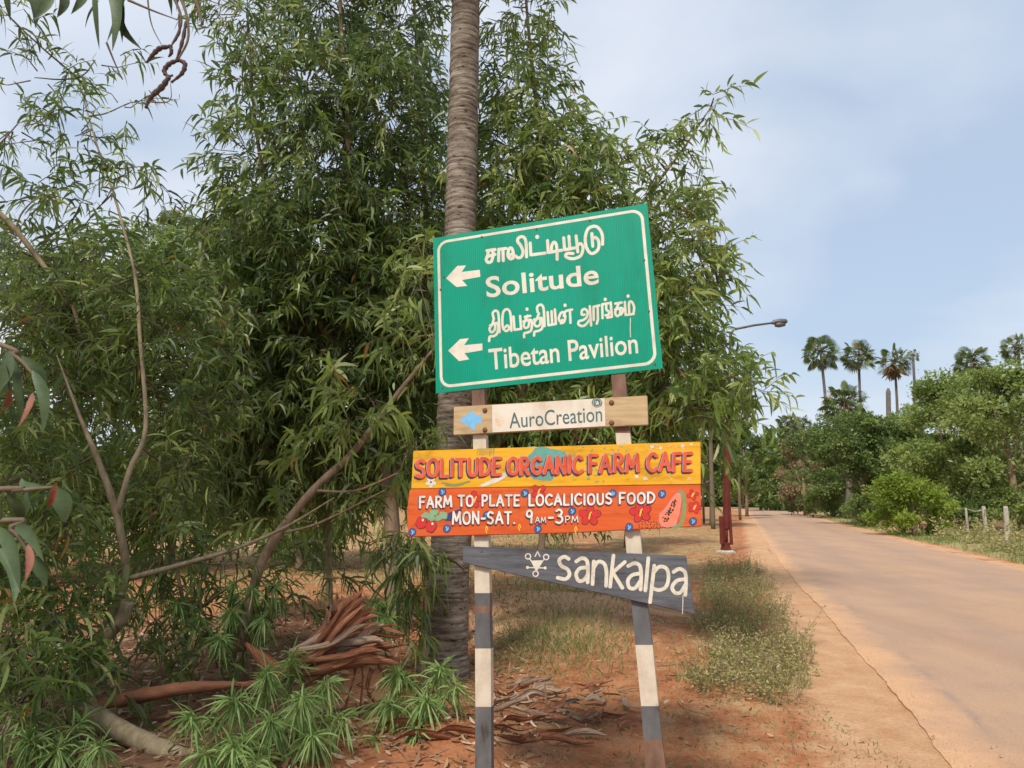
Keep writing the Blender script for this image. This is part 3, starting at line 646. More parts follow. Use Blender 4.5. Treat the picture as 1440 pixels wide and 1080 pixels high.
S_ = 's'
tam1 = [(0, [(112, 322), (198, 310)]), (1, [(128, 325), (118, 380), (104, 415), (120, 445), (155, 440), (172, 400), (178, 355), (172, 318)]), (0, [(112, 385), (198, 362)]),
    (0, [(236, 432), (238, 308), (315, 298)]), (0, [(286, 428), (282, 305)]),
    (1, [(376, 360), (352, 372), (356, 402), (388, 402), (396, 368), (378, 300), (350, 300), (337, 345), (340, 385), (368, 410), (396, 385), (415, 380), (445, 398), (480, 385), (496, 330), (470, 265), (440, 225), (447, 188), (485, 172), (516, 192), (530, 255), (534, 388)]),
    (0, [(573, 240), (580, 367), (733, 348)]), (0, [(757, 215), (765, 342), (910, 317)]), (1, [(798, 335), (802, 272), (826, 232), (850, 255), (858, 320), (860, 415)]),
    (0, [(930, 185), (940, 312), (1075, 288)]), (0, [(985, 170), (995, 303)]), (0, [(1062, 165), (1080, 335)]),
    (1, [(1078, 262), (1112, 248), (1136, 290), (1115, 370), (1050, 405), (985, 402), (950, 378), (970, 352), (1030, 352)]),
    (1, [(1345, 255), (1340, 150), (1300, 80), (1250, 62), (1190, 90), (1160, 180), (1170, 280), (1210, 345), (1255, 347), (1300, 300), (1303, 225), (1272, 182), (1240, 192)]), (0, [(1230, 140), (1240, 275)])]
p = Paint(GD)
for sm, P in tam1: p.stroke([(670 + x * .13194, 310 + y * .13194) for x, y in P], 4.3, bool(sm))
p.disc(670 + 648 * .13194, 310 + 175 * .13194, 2.8, 2.9)
p.build('lettering', M['reflect_white'], panel)
tam2 = [(1, [(95, 248), (80, 300), (55, 342), (72, 375), (102, 352), (108, 300)]), (1, [(60, 312), (128, 292), (128, 375), (98, 408), (58, 415), (51, 455)]), (1, [(92, 245), (85, 198), (110, 176), (135, 198), (143, 290), (147, 372)]),
    (1, [(256, 360), (252, 250), (240, 182), (210, 162), (181, 192), (173, 270), (182, 340), (210, 363), (236, 340), (220, 312), (197, 330)]), (0, [(275, 230), (285, 352), (346, 343), (336, 225)]),
    (1, [(405, 222), (385, 262), (370, 310), (385, 335), (413, 320), (420, 270)]), (1, [(366, 276), (438, 263), (440, 350), (410, 375), (376, 385), (373, 420)]), (0, [(380, 233), (430, 224)]),
    (1, [(510, 202), (490, 250), (466, 290), (485, 320), (518, 305), (525, 250)]), (1, [(466, 259), (538, 246), (541, 330), (510, 360), (471, 370), (465, 405)]), (1, [(498, 190), (494, 142), (525, 121), (550, 146), (558, 230), (561, 318)]),
    (0, [(590, 190), (597, 310), (666, 298), (656, 165)]), (0, [(626, 182), (632, 302)]),
    (1, [(726, 262), (704, 275), (693, 245), (710, 200), (735, 192), (752, 232), (740, 280), (712, 292)]), (1, [(738, 225), (756, 182), (815, 166)]), (0, [(795, 172), (800, 288)]),
    (1, [(930, 212), (905, 212), (906, 175), (932, 161), (957, 186), (950, 235), (915, 263), (880, 272), (873, 300), (905, 318), (945, 300), (985, 240)]), (0, [(978, 135), (990, 312)]),
    (0, [(1014, 262), (1012, 140), (1066, 128)]), (0, [(1050, 132), (1053, 258), (1042, 295)]),
    (0, [(1095, 245), (1092, 118), (1150, 108)]), (1, [(1128, 116), (1132, 168), (1152, 182), (1150, 214), (1122, 218)]), (0, [(1138, 240), (1181, 232), (1170, 100)]),
    (0, [(1212, 111), (1272, 101)]), (1, [(1246, 108), (1226, 150), (1211, 195), (1230, 226), (1256, 202), (1257, 150)]), (1, [(1211, 167), (1273, 151), (1282, 182), (1264, 212)]),
    (0, [(1300, 95), (1308, 216), (1382, 206)]), (1, [(1378, 206), (1386, 150), (1370, 102), (1346, 92), (1338, 125), (1342, 206)])]
p = Paint(GD)
for sm, P in tam2: p.stroke([(680 + x * .15278, 410 + y * .15278) for x, y in P], 3.4, bool(sm))
for x, y in ((400, 162), (750, 126), (1120, 72), (1330, 42)): p.disc(680 + x * .15278, 410 + y * .15278, 2.3, 2.5)
p.build('lettering', M['reflect_white'], panel)
p = Paint(GD); p.stroke([(680 + 1352 * .15278, 410 + 245 * .15278), (886.2, 462), (886.8, 474)], 1.0); p.build('paint_drip', M['white'], panel)
for a, b in ((.03, .97), (.97, .97), (.05, .27), (.24, .045), (.5, .05), (.745, .05), (.965, .35), (.965, .66), (.033, .35)):
    m_ = MB(); c = gmap(a, b); m_.tube([c + NV * .003, c - NV * .003], .006, 8); m_.build('rivet', M['bolt'], panel)

# plank with the white name plate ----------------------------------
AD = PD - .022
auro = board('name_plank', [(638, 572), (910, 556), (911.5, 597.5), (637.5, 612)], AD, .020, M['board_tan'], sign, label='varnished plank with white name plate and blue arrow')
board('name_plate', [(692, 569.8), (850, 559.8), (851.5, 599.2), (692.5, 608.2)], AD - .003, .0028, M['plate_white'], auro, bev=.0006)
font_text('AuroCreation', [(716.5, 602.2), (847, 592.2), (846.2, 570.5), (715.5, 580.5)], AD - .003, 'lettering', M['tealtext'], auro, .004)
p = Paint(AD); zc = lambda P: [(630 + x * .1979, 550 + y * .1979) for x, y in P]
p.poly(zc([(80, 207), (178, 132), (188, 172), (232, 166), (238, 228), (195, 232), (190, 280)])); p.build('arrow', M['sky_blue'], auro)
p = Paint(AD - .003)
p.ring(839.5, 566.2, 4.2, 2.0); p.ring(839.5, 566.2, 6.4, 1.0); p.stroke([(836, 570.5), (840, 563), (844, 569)], 1.1); p.stroke([(834, 562), (832.5, 566), (834, 570)], 1.0); p.stroke([(843, 561), (846.5, 566), (845, 571)], 1.0)
p.build('emblem', M['tealtext'], auro)
p = Paint(AD - .003)
for k in range(9): p.ring(703 + random.uniform(-6, 6), 594 + random.uniform(-6, 6), random.uniform(1.5, 3), .5, 10)
p.build('faded_emblem', M['peach'], auro)
for u, v in ((682, 577), (682, 604.5), (860, 566), (860, 594.5)):
    m_ = MB(); c = pl(u, v, AD); m_.tube([c + NV * .002, c - NV * .004, c - NV * .0075, c - NV * .009], [.0135, .0132, .009, .003], 10); m_.build('bolt', M['bolt'], auro, smooth=True)
for u, v in ((755, 592), (784, 589.5)):
    m_ = MB(); c = pl(u, v, AD - .003); m_.tube([c + NV * .001, c - NV * .002], [.006, .005], 8); m_.build('screw', M['bolt'], auro)

# hand-lettered cafe planks ----------------------------------------
GLY = {  # single-stroke capitals: width, [(smooth, points)] with y up
 'A': (.8, [(0, [(0, 0), (.4, 1)]), (0, [(.4, 1), (.8, 0)]), (0, [(.16, .34), (.64, .34)])]),
 'C': (.75, [(1, [(.72, .86), (.45, 1), (.12, .8), (.02, .5), (.12, .18), (.42, 0), (.74, .14)])]),
 'D': (.75, [(0, [(.05, 0), (.05, 1)]), (1, [(.05, 1), (.42, .97), (.72, .72), (.74, .4), (.5, .08), (.05, 0)])]),
 'E': (.62, [(0, [(.05, 0), (.05, 1)]), (0, [(.05, 1), (.6, 1)]), (0, [(.05, .52), (.5, .52)]), (0, [(.05, 0), (.6, 0)])]),
 'F': (.62, [(0, [(.05, 0), (.05, 1)]), (0, [(.05, 1), (.6, 1)]), (0, [(.05, .52), (.5, .52)])]),
 'G': (.8, [(1, [(.74, .86), (.45, 1), (.12, .8), (.02, .5), (.12, .18), (.42, 0), (.74, .16), (.76, .42)]), (0, [(.76, .42), (.48, .42)])]),
 'I': (.16, [(0, [(.08, 0), (.08, 1)])]),
 'L': (.58, [(0, [(.05, 1), (.05, 0)]), (0, [(.05, 0), (.56, 0)])]),
 'M': (.95, [(0, [(.02, 0), (.12, 1)]), (0, [(.12, 1), (.47, .25)]), (0, [(.47, .25), (.83, 1)]), (0, [(.83, 1), (.93, 0)])]),
 'N': (.75, [(0, [(.05, 0), (.05, 1)]), (0, [(.05, 1), (.7, 0)]), (0, [(.7, 0), (.7, 1)])]),
 'O': (.82, [(1, [(.41, 1), (.1, .82), (.02, .45), (.15, .1), (.42, 0), (.7, .12), (.8, .5), (.7, .86), (.41, 1)])]),
 'P': (.65, [(0, [(.05, 0), (.05, 1)]), (1, [(.05, 1), (.45, .98), (.62, .76), (.45, .5), (.05, .45)])]),
 'R': (.7, [(0, [(.05, 0), (.05, 1)]), (1, [(.05, 1), (.45, .98), (.62, .76), (.45, .52), (.05, .48)]), (0, [(.25, .48), (.68, 0)])]),
 'S': (.68, [(1, [(.62, .88), (.36, 1), (.08, .84), (.12, .6), (.5, .45), (.64, .22), (.42, .0), (.04, .08)])]),
 'T': (.72, [(0, [(.0, 1), (.72, 1)]), (0, [(.36, 1), (.36, 0)])]),
 'U': (.75, [(1, [(.05, 1), (.06, .35), (.2, .05), (.45, .0), (.66, .15), (.7, .5), (.7, 1)])]),
 '-': (.45, [(0, [(.05, .45), (.4, .45)])]), '.': (.15, [(0, [(.05, .0), (.1, .02)])]),
 '9': (.6, [(1, [(.5, .6), (.3, .48), (.06, .62), (.12, .92), (.36, 1), (.52, .8), (.5, .4), (.48, 0)])]),
 '3': (.6, [(1, [(.06, .9), (.32, 1), (.54, .82), (.42, .58), (.22, .54), (.5, .46), (.58, .2), (.34, 0), (.04, .08)])])}
def word(p, text, quad, w, dx=0, dy=0, gap=.2):
    lb, rb, rt, lt = [np.array(q, float) for q in quad]
    tot = sum(GLY[c][0] for c in text) + gap * (len(text) - 1); x = 0
    for c in text:
        gw, st = GLY[c]; jy = random.uniform(-.03, .03)
        for sm, P in st:
            Q = []
            for a, b in P:
                a = (x + a) / tot; b = b + jy
                q = (lb * (1 - a) + rb * a) * (1 - b) + (lt * (1 - a) + rt * a) * b
                Q.append((q[0] + dx, q[1] + dy))
            p.stroke(Q, w, bool(sm))
        x += gw + gap
YD = PD - .024
ycafe = board('cafe_name_plank', [(581, 634), (985, 621), (985.5, 681), (578, 687.5)], YD, .022, M['yellow'], sign, label='yellow hand painted cafe name plank')
p = Paint(YD); p.disc(764, 653, 27, 24, -.1, 20, .08); p.disc(779, 642, 22, 11, .1, 14, .1); p.build('painted_foliage', M['teal'], ycafe)
p = Paint(YD - .0006)
for k in range(46):
    u = random.gauss(832, 26); v = 652 + random.gauss(0, 17)
    if 626 < v < 681 and abs(u - 800) > 5: p.disc(u, v, random.uniform(1.2, 3.2), random.uniform(.6, 1.3), random.uniform(-1.2, 1.2), 8)
for k in range(5): p.stroke([(801 + k * 2.2, 637), (797 + k * 2.2, 645)], .6)
p.build('painted_leaves', M['leafgreen'], ycafe)
p = Paint(YD - .0006); p.stroke([(622, 679), (640, 681.5), (660, 677)], 2.6); p.build('painted_leaf', M['olive'], ycafe); p.mb = MB(); p.stroke([(626, 682.5), (640, 683.5), (652, 681)], 1.5); p.build('painted_leaf', M['olive'], ycafe); p.mb = MB()
for k in range(14): p.stroke([(672 + k * 1.8, 630), (671 + k * 1.8 + random.uniform(-1, 1), 640)], .55)
p.build('painted_stalks', M['olive'], ycafe)
p = Paint(YD - .0006)
for k in range(5):
    t = k * 1.257 + .3; p.disc(606 + 4.5 * math.cos(t), 678 + 4.5 * math.sin(t), 3.6, 2.6, t, 10)
p.build('painted_flower', M['cream'], ycafe); p.mb = MB()
p.poly([(673, 683), (690, 675), (704, 668), (709, 664), (715, 667), (709, 673), (697, 679), (680, 684.5)])
for u, v, r in ((917, 628, 3.4), (929, 630, 2.6), (960, 627, 3), (972, 625, 2.2), (895, 670, 3), (908, 673, 3.5)):
    p.build('painted_petal', M['cream'], ycafe); p.mb = MB(); p.disc(u, v, r, r * .8, random.random(), 9, .25)
p.build('painted_petal', M['cream'], ycafe)
p = Paint(YD - .0006)
for k in range(16):
    p.mb = MB(); p.disc(random.uniform(890, 975), random.choice([628, 629, 672]) + random.uniform(-3, 3), random.uniform(1.5, 4), random.uniform(.5, 1.2), random.uniform(-1, 1), 8); p.build('painted_bud', M['peach'], ycafe)
p = Paint(YD - .0012); p.disc(606, 678, 1.2, 1.5); p.build('flower_centre', M['navy'], ycafe)
words = [('SOLITUDE', [(586, 670.5), (704, 668), (704.5, 645), (586, 647)]), ('ORGANIC', [(715, 667), (819, 664.5), (819, 641.5), (715, 644.5)]),
         ('FARM', [(829, 664), (898, 662.5), (898.5, 639.5), (829, 640)]), ('CAFE', [(911, 662.5), (972.5, 661), (973, 637), (911, 638)])]
for dx, dy, w, mm, nm, k in ((-2.6, 2.2, 4.7, 'purple', 'lettering_shadow', .0022), (-.7, -.3, 4.9, 'lilac', 'lettering_edge', .0052), (0, 0, 4.5, 'vermilion', 'lettering', .0082)):
    random.seed(3); p = Paint(YD - k * .5)
    for t, q in words:
        word(p, t, q, w, dx, dy, .26); p.build(nm, M[mm], ycafe); p.mb = MB()

OD = PD - .027
ocafe = board('cafe_hours_plank', [(575.5, 690), (577, 687.8), (985, 681.6), (987.5, 740), (800, 749.5), (574, 755), (572, 722)], OD, .025, M['orange'], sign, label='orange hand painted plank with opening hours and fruit')
def z6(x, y): return (565 + x * .1493, 680 + y * .1493)
def z7(x, y): return (780 + x * .1493, 675 + y * .1493)
def shape(m, nm, fn, k=0):
    p = Paint(OD - k); fn(p); p.build(nm, M[m], ocafe)
berries = [z6(100, 458), z6(425, 425), z6(382, 80), z6(1160, 92), z6(1282, 428), z6(800, 300), z7(548, 128), z7(1012, 132), z7(165, 295), z7(700, 445), z7(1303, 390)]
for q in berries:
    shape('navy', 'painted_berry', lambda p: p.disc(q[0], q[1], 5.6, 6.4, .5, 16, .04), 0)
    shape('blueberry', 'painted_berry', lambda p: p.disc(q[0] + .3, q[1] - .2, 4.3, 5.2, .5, 14), .0006)
    shape('bluelight', 'berry_highlight', lambda p: (p.stroke([(q[0] - 1, q[1] - 2.5), (q[0] + .5, q[1] + .5), (q[0] - .5, q[1] + 2.5)], 1.9), p.stroke([(q[0] + 2, q[1] - 2), (q[0] + 2.4, q[1] + 1)], 1.0)), .0012)
def flower(c, r, seed, n=5):
    random.seed(seed)
    pet = [(c[0] + r * .62 * math.cos(t), c[1] + r * .55 * math.sin(t), t) for t in [seed + 2 * math.pi * k / n for k in range(n)]]
    shape('maroon', 'painted_flower', lambda p: [p.disc(a, b, r * .50, r * .40, t, 12, .06) for a, b, t in pet], .0002)
    shape('red', 'painted_flower', lambda p: [p.disc(a, b, r * .43, r * .33, t, 12, .06) for a, b, t in pet], .0012)
    shape('lemon', 'flower_centre', lambda p: (p.stroke([(c[0] - 1, c[1] + r * .3), (c[0] + .5, c[1] - r * .15), (c[0] + 2, c[1] - r * .3)], 2.0), p.disc(c[0], c[1], 1.6, 1.6)), .0022)
flower(z7(330, 335), 15, 1); flower(z7(810, 305), 15, 2); flower(z6(690, 150), 12, 3, 4); flower(z6(1290, 75), 11, 4, 4); flower(z7(1318, 258), 9, 5); flower(z7(1300, 140), 8, 6, 4)
for q in (z6(185, 370), z6(275, 405)):
    shape('maroon', 'painted_strawberry', lambda p: p.disc(q[0], q[1], 8.3, 9.3, .3, 16, .06), .0002)
    shape('red', 'painted_strawberry', lambda p: p.disc(q[0] - .3, q[1] - .4, 7.2, 8.2, .3, 16, .06), .0008)
    shape('white', 'strawberry_highlight', lambda p: p.disc(q[0] + 2, q[1] - 4, 1.5, 1.8), .0014)
random.seed(9)
shape('leafgreen', 'painted_leaf', lambda p: [p.disc(z6(a, b)[0], z6(a, b)[1], 7, 4.5, random.uniform(-1, 1), 10, .2) for a, b in ((230, 300), (300, 275), (350, 320), (395, 295), (270, 320))], .0017)
shape('navy', 'painted_swash', lambda p: p.poly([z6(400, 350), z6(440, 275), z6(560, 235), z6(565, 262), z6(470, 300), z6(465, 355)]), .0003)
# papaya half
shape('olive', 'papaya_rim', lambda p: p.stroke([z7(1120, 440), z7(1185, 420), z7(1215, 330), z7(1222, 210), z7(1205, 130), z7(1185, 110)], 6.0), .0002)
shape('pink', 'papaya_edge', lambda p: p.poly([z7(980, 380), z7(985, 320), z7(1050, 250), z7(1110, 160), z7(1150, 120), z7(1185, 125), z7(1195, 200), z7(1175, 320), z7(1140, 430), z7(1060, 450), z7(1000, 430)]), .0009)
shape('papaya', 'papaya_flesh', lambda p: p.poly([z7(1000, 378), z7(1005, 330), z7(1065, 260), z7(1120, 172), z7(1152, 140), z7(1175, 145), z7(1178, 205), z7(1155, 315), z7(1125, 415), z7(1060, 430), z7(1015, 412)]), .0013)
shape('black', 'papaya_seed', lambda p: [p.disc(*z7(1040 + t * 95 + random.uniform(-26, 26) * (1 - t * .5), 390 - t * 190 + random.uniform(-28, 28)), random.uniform(.9, 1.6), 1.1, random.random() * 3, 7) for t in np.linspace(0, 1, 46)], .0018)
shape('maroon', 'painted_dot', lambda p: [p.disc(*z7(800 + 27 * (k % 8) + random.uniform(-6, 6), 395 + 25 * (k // 8) + random.uniform(-5, 5)), 1.1, 1.0, 0, 7) for k in range(24)], .0003)
shape('lemon', 'painted_flame', lambda p: [p.stroke([(a, b + 5), (a - 1.5, b), (a, b - 4), (a + 1.5, b + 1)], 1.3) for a, b in (z6(800, 430), z6(1110, 410), z7(200, 465))], .0003)
OW = [('FARM', (590, 714), (635, 712), (635, 697.5), (590, 699)), ('TO', (645, 711.8), (665, 711.6), (665, 697), (645, 697.5)), ('PLATE', (678, 711.3), (730, 710.8), (730, 696.4), (678, 696.8)),
      ('LOCALICIOUS', (744, 710.8), (860, 708.4), (860, 694), (744, 696)), ('FOOD', (871, 708), (920, 706.8), (920, 692.6), (871, 693.4)), ('MON-SAT.', (636.5, 737), (724, 735.5), (724, 719.6), (636.5, 720.4)),
      ('9', (740, 735.5), (749, 735.2), (749, 718.4), (740, 718.4)), ('AM', (753, 735), (767.5, 734.8), (767.5, 727), (753, 727.2)), ('-', (771, 735), (778.5, 734.8), (778.5, 719), (771, 719.2)),
      ('3', (781.5, 735), (791, 734.8), (791, 716), (781.5, 716.2)), ('PM', (795, 735), (813, 734.4), (813, 725.6), (795, 726))]
for dx, dy, mm, nm, k, dw in ((-1.0, 1.3, 'purple', 'lettering_shadow', .0026, .3), (0, 0, 'white', 'lettering', .0042, 0)):
    random.seed(5); p = Paint(OD - k)
    for t, lb, rb, rt, lt in OW:
        word(p, t, (lb, rb, rt, lt), (2.9 if t not in ('AM', 'PM') else 1.2) + dw, dx, dy, .30); p.build(nm, M[mm], ocafe); p.mb = MB()

# slate plank --------------------------------------------------------
SD = PD - .022
slate = board('pointed_plank', [(651, 768), (965, 781.5), (977, 864), (650.5, 791.5)], SD, .020, M['slate'], sign, label='tapered slate grey plank with white hand lettering')
z8 = lambda P: [(645 + x * .23611, 760 + y * .23611) for x, y in P]
p = Paint(SD)
for sm, P in [(1, [(655, 110), (630, 97), (600, 115), (610, 150), (648, 172), (660, 205), (635, 230), (590, 222)]),
    (1, [(700, 125), (735, 106), (764, 122), (770, 180), (768, 250)]), (1, [(768, 160), (720, 168), (700, 203), (715, 240), (745, 235), (768, 205)]),
    (0, [(805, 125), (797, 260)]), (1, [(803, 165), (830, 127), (865, 137), (880, 185), (878, 270)]), (0, [(922, 90), (902, 275)]), (0, [(990, 128), (918, 190), (975, 282)]),
    (1, [(1010, 152), (1045, 136), (1078, 150), (1087, 210), (1083, 292)]), (1, [(1083, 196), (1035, 206), (1008, 238), (1017, 280), (1050, 284), (1083, 240)]), (0, [(1130, 105), (1112, 298)]),
    (0, [(1165, 150), (1140, 368)]), (1, [(1160, 192), (1195, 157), (1238, 168), (1250, 220), (1235, 275), (1195, 295), (1155, 285)]),
    (1, [(1280, 187), (1315, 169), (1348, 190), (1354, 250), (1350, 325)]), (1, [(1350, 230), (1300, 240), (1272, 277), (1287, 310), (1320, 310), (1350, 265)])]: p.stroke(z8(P), 5.2, bool(sm))
p.build('lettering', M['cream'], slate)
p = Paint(SD); p.poly(z8([(428, 120), (507, 118), (463, 188)])); 
for x, y in ((413, 95), (521, 99), (458, 198)): p.ring(645 + x * .23611, 760 + y * .23611, 3.7, 1.7)
p.stroke(z8([(410, 161), (515, 164)]), 1.5); p.stroke(z8([(455, 95), (470, 66), (484, 95)]), 1.5, False)
for x, y in ((410, 161), (515, 164)): p.disc(645 + x * .23611, 760 + y * .23611, 2.2, 2.2)
p.stroke(z8([(422, 106), (432, 122)]), 1.5); p.stroke(z8([(512, 109), (503, 120)]), 1.5); p.build('emblem', M['cream'], slate)
p = Paint(SD); p.stroke(z8([(1336, 325), (1335, 380), (1333, 436)]), 1.1); p.build('paint_drip', M['cream'], slate)
for u, v in ((677, 775), (892, 785)):
    m_ = MB(); c = pl(u, v, SD); m_.tube([c + NV * .002, c - NV * .003], [.006, .005], 8); m_.build('screw', M['bolt'], slate)
random.seed(11)

# ------------------------------------------------------------------ street lamp
lb = on_ground(1021, 777); k = lb[1]
lamp = empty('street_lamp', lb, 'dark red street lamp post with a long arm beside the road', 'street lamp')
M['lamp_red'] = noise_mat('dark_red_paint', [(.3, (.085, .018, .014)), (.6, (.145, .030, .023)), (.8, (.20, .07, .05))], scale=5, rough=.45, bump=.15, bdist=.004)
M['lamp_grey'] = noise_mat('grey_steel', [(.3, (.085, .08, .078)), (.7, (.15, .145, .14))], scale=6, rough=.5, metal=.4)
zt = lambda v: at(1021, v, k)[2]
m_ = MB(); m_.tube([lb + [0, 0, -.1], lb + [0, 0, .03], lb + [0, 0, .07]], [.32, .30, .2], 12, jitter=.12); m_.build('footing', M['concrete'], lamp)
m_ = MB(); m_.tube([lb + [0, 0, .05], lb + [0, 0, .16], lb + [0, 0, .17], lb + [0, 0, .28], lb + [0, 0, .3]], [.15, .15, .13, .13, .09], 14); m_.build('base_collar', M['lamp_red'], lamp, smooth=False)
m_ = MB(); m_.tube([lb + [0, 0, .28], lb + [.02, 0, zt(735)]], .075, 14); m_.build('lower_pole', M['lamp_red'], lamp, smooth=True)
top = at(1024, 598, k)
m_ = MB(); m_.tube([lb + [.03, 0, zt(745)], lb + [.03, 0, zt(742)], top + [0, 0, -.06], top], [.09, .10, .10, .095], 16); m_.build('sleeve', M['lamp_red'], lamp, smooth=True)
m_ = MB(); a = lb + [-.1, -.06, zt(765)]; b = a + [.0, 0, zt(726) - zt(765)]; m_.tube([a, b], .085, 4); m_.build('junction_box', M['lamp_red'], lamp)
m_ = MB(); a = lb + [.17, -.02, zt(766)]; b = lb + [.15, 0, zt(690)]; m_.tube([a, b], .05, 8); m_.build('conduit', M['lamp_red'], lamp)
m_ = MB(); c = top + [0, 0, -.32]; m_.tube([c, c + [0, 0, .07]], [.125, .125], 14); m_.build('clamp_band', M['lamp_grey'], lamp)
m_ = MB(); e0 = at(1027, 463, k); m_.tube([top + [0, 0, -.05], e0 + [0, 0, -.15], e0 + [.12, 0, .0], at(1060, 457.5, k), at(1090, 453.6, k)], [.05, .045, .04, .035, .03], 10); m_.build('arm', M['lamp_grey'], lamp, smooth=True)
h0, h1 = at(1084, 454.4, k), at(1107, 452.6, k)
m_ = MB(); m_.tube([h0 + (h1 - h0) * t + [0, 0, dz] for t, dz in ((0, 0), (.08, .0), (.2, .02), (.6, .03), (.9, .02), (1, .0))], [.03, .05, .075, .09, .08, .04], 12); m_.build('lamp_head', M['lamp_grey'], lamp, smooth=True)
m_ = MB(); m_.tube([h0 + (h1 - h0) * t + [0, 0, -.07] for t in (.25, .5, .85)], [.06, .09, .06], 10); m_.build('lens', M['lamp_grey'], lamp, smooth=True)

# ------------------------------------------------------------------ coconut palm behind the sign
def palm_trunk_pts():
    ctl = [(618, 1000, 6.8), (623, 930, 6.8), (632, 780, 6.85), (640, 560, 6.9), (648, 300, 6.95), (655, 0, 7.0), (659, -200, 7.05), (662, -600, 7.1)]
    return catmull([at(*c) for c in ctl], 8)
pts = palm_trunk_pts(); pts = [p for p in pts if p[2] > -.25]
S = np.cumsum([0] + [np.linalg.norm(pts[i + 1] - pts[i]) for i in range(len(pts) - 1)])
tot = S[-1]; rings = []; s = 0
while s < tot: rings.append(s); s += random.choice([.045, .06, .075, .1]) * random.uniform(.85, 1.15)
P_, R_ = [], []
arr = np.array(pts)
for s in rings:
    c = np.array([np.interp(s, S, arr[:, j]) for j in range(3)])
    r = .178 + .07 * math.exp(-max(c[2], 0) / .5) - .0035 * max(c[2], 0)
    T = np.array([np.interp(min(s + .02, tot), S, arr[:, j]) for j in range(3)]) - c
    rr = r * random.uniform(.985, 1.015)
    T = T / .02 * .01; P_ += [c, c + T * .5, c + T * 1.2, c + T * 4.0]; g_ = random.uniform(.965, .99); R_ += [rr * g_, rr * g_, rr * random.uniform(1.0, 1.014), rr * .998]
palm = empty('coconut_palm', (arr[0][0], arr[0][1], 0), 'tall ringed grey palm trunk rising behind the green road sign', 'palm tree')
m_ = MB(); m_.tube(P_, R_, 26, jitter=.014); m_.build('trunk', M['palm_trunk'], palm, smooth=True)
# crown far above the frame
Pl, Dl, Sl, Ll, Wl = [], [], [], [], []; fr = MB(); tp = arr[-1]
for i in range(22):
    az = i * 2.399; el = random.uniform(-.2, 1.1); h = np.array([math.cos(az), math.sin(az), 0]); L = random.uniform(3.2, 4.2); q = tp.copy(); ang = el; path = [q.copy()]
    for k in range(12):
        q = q + (h * math.cos(ang) + np.array([0, 0, math.sin(ang)])) * L / 12; ang -= .13; path.append(q.copy())
    fr.tube(path, np.linspace(.035, .006, 13), 4)
    sd = np.array([-h[1], h[0], 0])
    for k in range(56):
        f = .12 + .88 * k / 56; c = path[int(f * 11.99)]; c = c + (path[min(int(f * 11.99) + 1, 12)] - c) * (f * 11.99 % 1)
        for sg in (-1, 1):
            Pl.append(c); Dl.append(sd * sg * .8 + h * .5 + np.array([0, 0, -.35])); Sl.append(h); Ll.append(.75 * math.sin(math.pi * (.15 + .8 * f)) + .15); Wl.append(.045)
V, c, l = leaf_arrays(np.array(Pl), nrm(np.array(Dl)), np.array(Sl), np.array(Ll), np.array(Wl), np.zeros(len(Pl)), np.full(len(Pl), .25))
fr.build('frond_ribs', M['twig'], palm)
np_mesh('crown', V, c, l, M['palmleaf'], palm, rnd=np.repeat(rng.random(len(Pl)) * .8, 8), kind='stuff')

# ------------------------------------------------------------------ acacia trees
def limb(mb, ctl, radii, sides=8, jit=.07, n=5):
    P = catmull([at(*c) for c in ctl], n)
    r = np.interp(np.linspace(0, 1, len(P)), np.linspace(0, 1, len(radii)), radii)
    mb.tube(P, list(r), sides, jitter=jit); return P
def sprays(blobs, per=1.0, leaves=12, ll=.145, lw=.0225, tl=.42, up=.15, seed=0, shell=.45):
    """blobs (centre, radius, density): twigs hung with drooping sickle leaves spread through the blobs' volume"""
    O, D, C = [], [], []
    for c, r, dn in blobs:
        n = max(4, int(per * dn * 500 * r ** 2.2))
        d = rdir(n); rad = r * (shell + (1 - shell) * rng.random(n)) * np.array(1.0)
        p = c + d * rad[:, None] * np.array([1, 1, .92])
        O.append(p); D.append(nrm(d * .8 + rng.normal(0, .45, (n, 3)) + np.array([0, 0, up]))); C.append(np.repeat(c[None], n, 0))
    return np.concatenate(O), np.concatenate(D), np.concatenate(C)
def foliage(O, D, leaves, ll, lw, tl, drp=.75, bias=0):
    n = len(O); tlen = tl * rng.uniform(.5, 1.25, n); sag = rng.uniform(.1, .45, n)
    f = (np.arange(leaves) + .5) / leaves
    ff = np.clip(f[None] + rng.normal(0, .04, (n, leaves)), .05, 1)
    P = O[:, None] + D[:, None] * (tlen[:, None] * ff)[..., None]
    P[..., 2] -= sag[:, None] * tlen[:, None] * ff ** 2
    side = nrm(np.cross(D, rdir(n))); side2 = np.cross(D, side)
    ph = np.arange(leaves) * 2.4; cs, sn = np.cos(ph)[None, :, None], np.sin(ph)[None, :, None]
    rad = side[:, None] * cs + side2[:, None] * sn
    LD = nrm(D[:, None] * .6 + rad * .8 + np.array([0, 0, .55 - drp]) + rng.normal(0, .2, (n, leaves, 3)))
    m = n * leaves; P = P.reshape(-1, 3); LD = LD.reshape(-1, 3)
    sc_ = np.repeat(rng.uniform(.75, 1.25, n), leaves); L = ll * sc_ * rng.uniform(.55, 1.2, m); W = lw * sc_ * rng.uniform(.6, 1.35, m)
    V, c, l = leaf_arrays(P, LD, nrm(np.array([0, 0, -1.0]) + rng.normal(0, .42, (m, 3))), L, W, rng.uniform(.25, .95, m), rng.uniform(.0, .35, m))
    base = np.repeat(rng.normal(0, .22, n), leaves)
    r = np.clip(.45 + bias + base + rng.normal(0, .20, m), 0, .965); r[rng.random(m) < .006] = .995
    tip = O + D * tlen[:, None]; tip[:, 2] -= sag * tlen
    return V, c, l, np.repeat(r, 8), tip
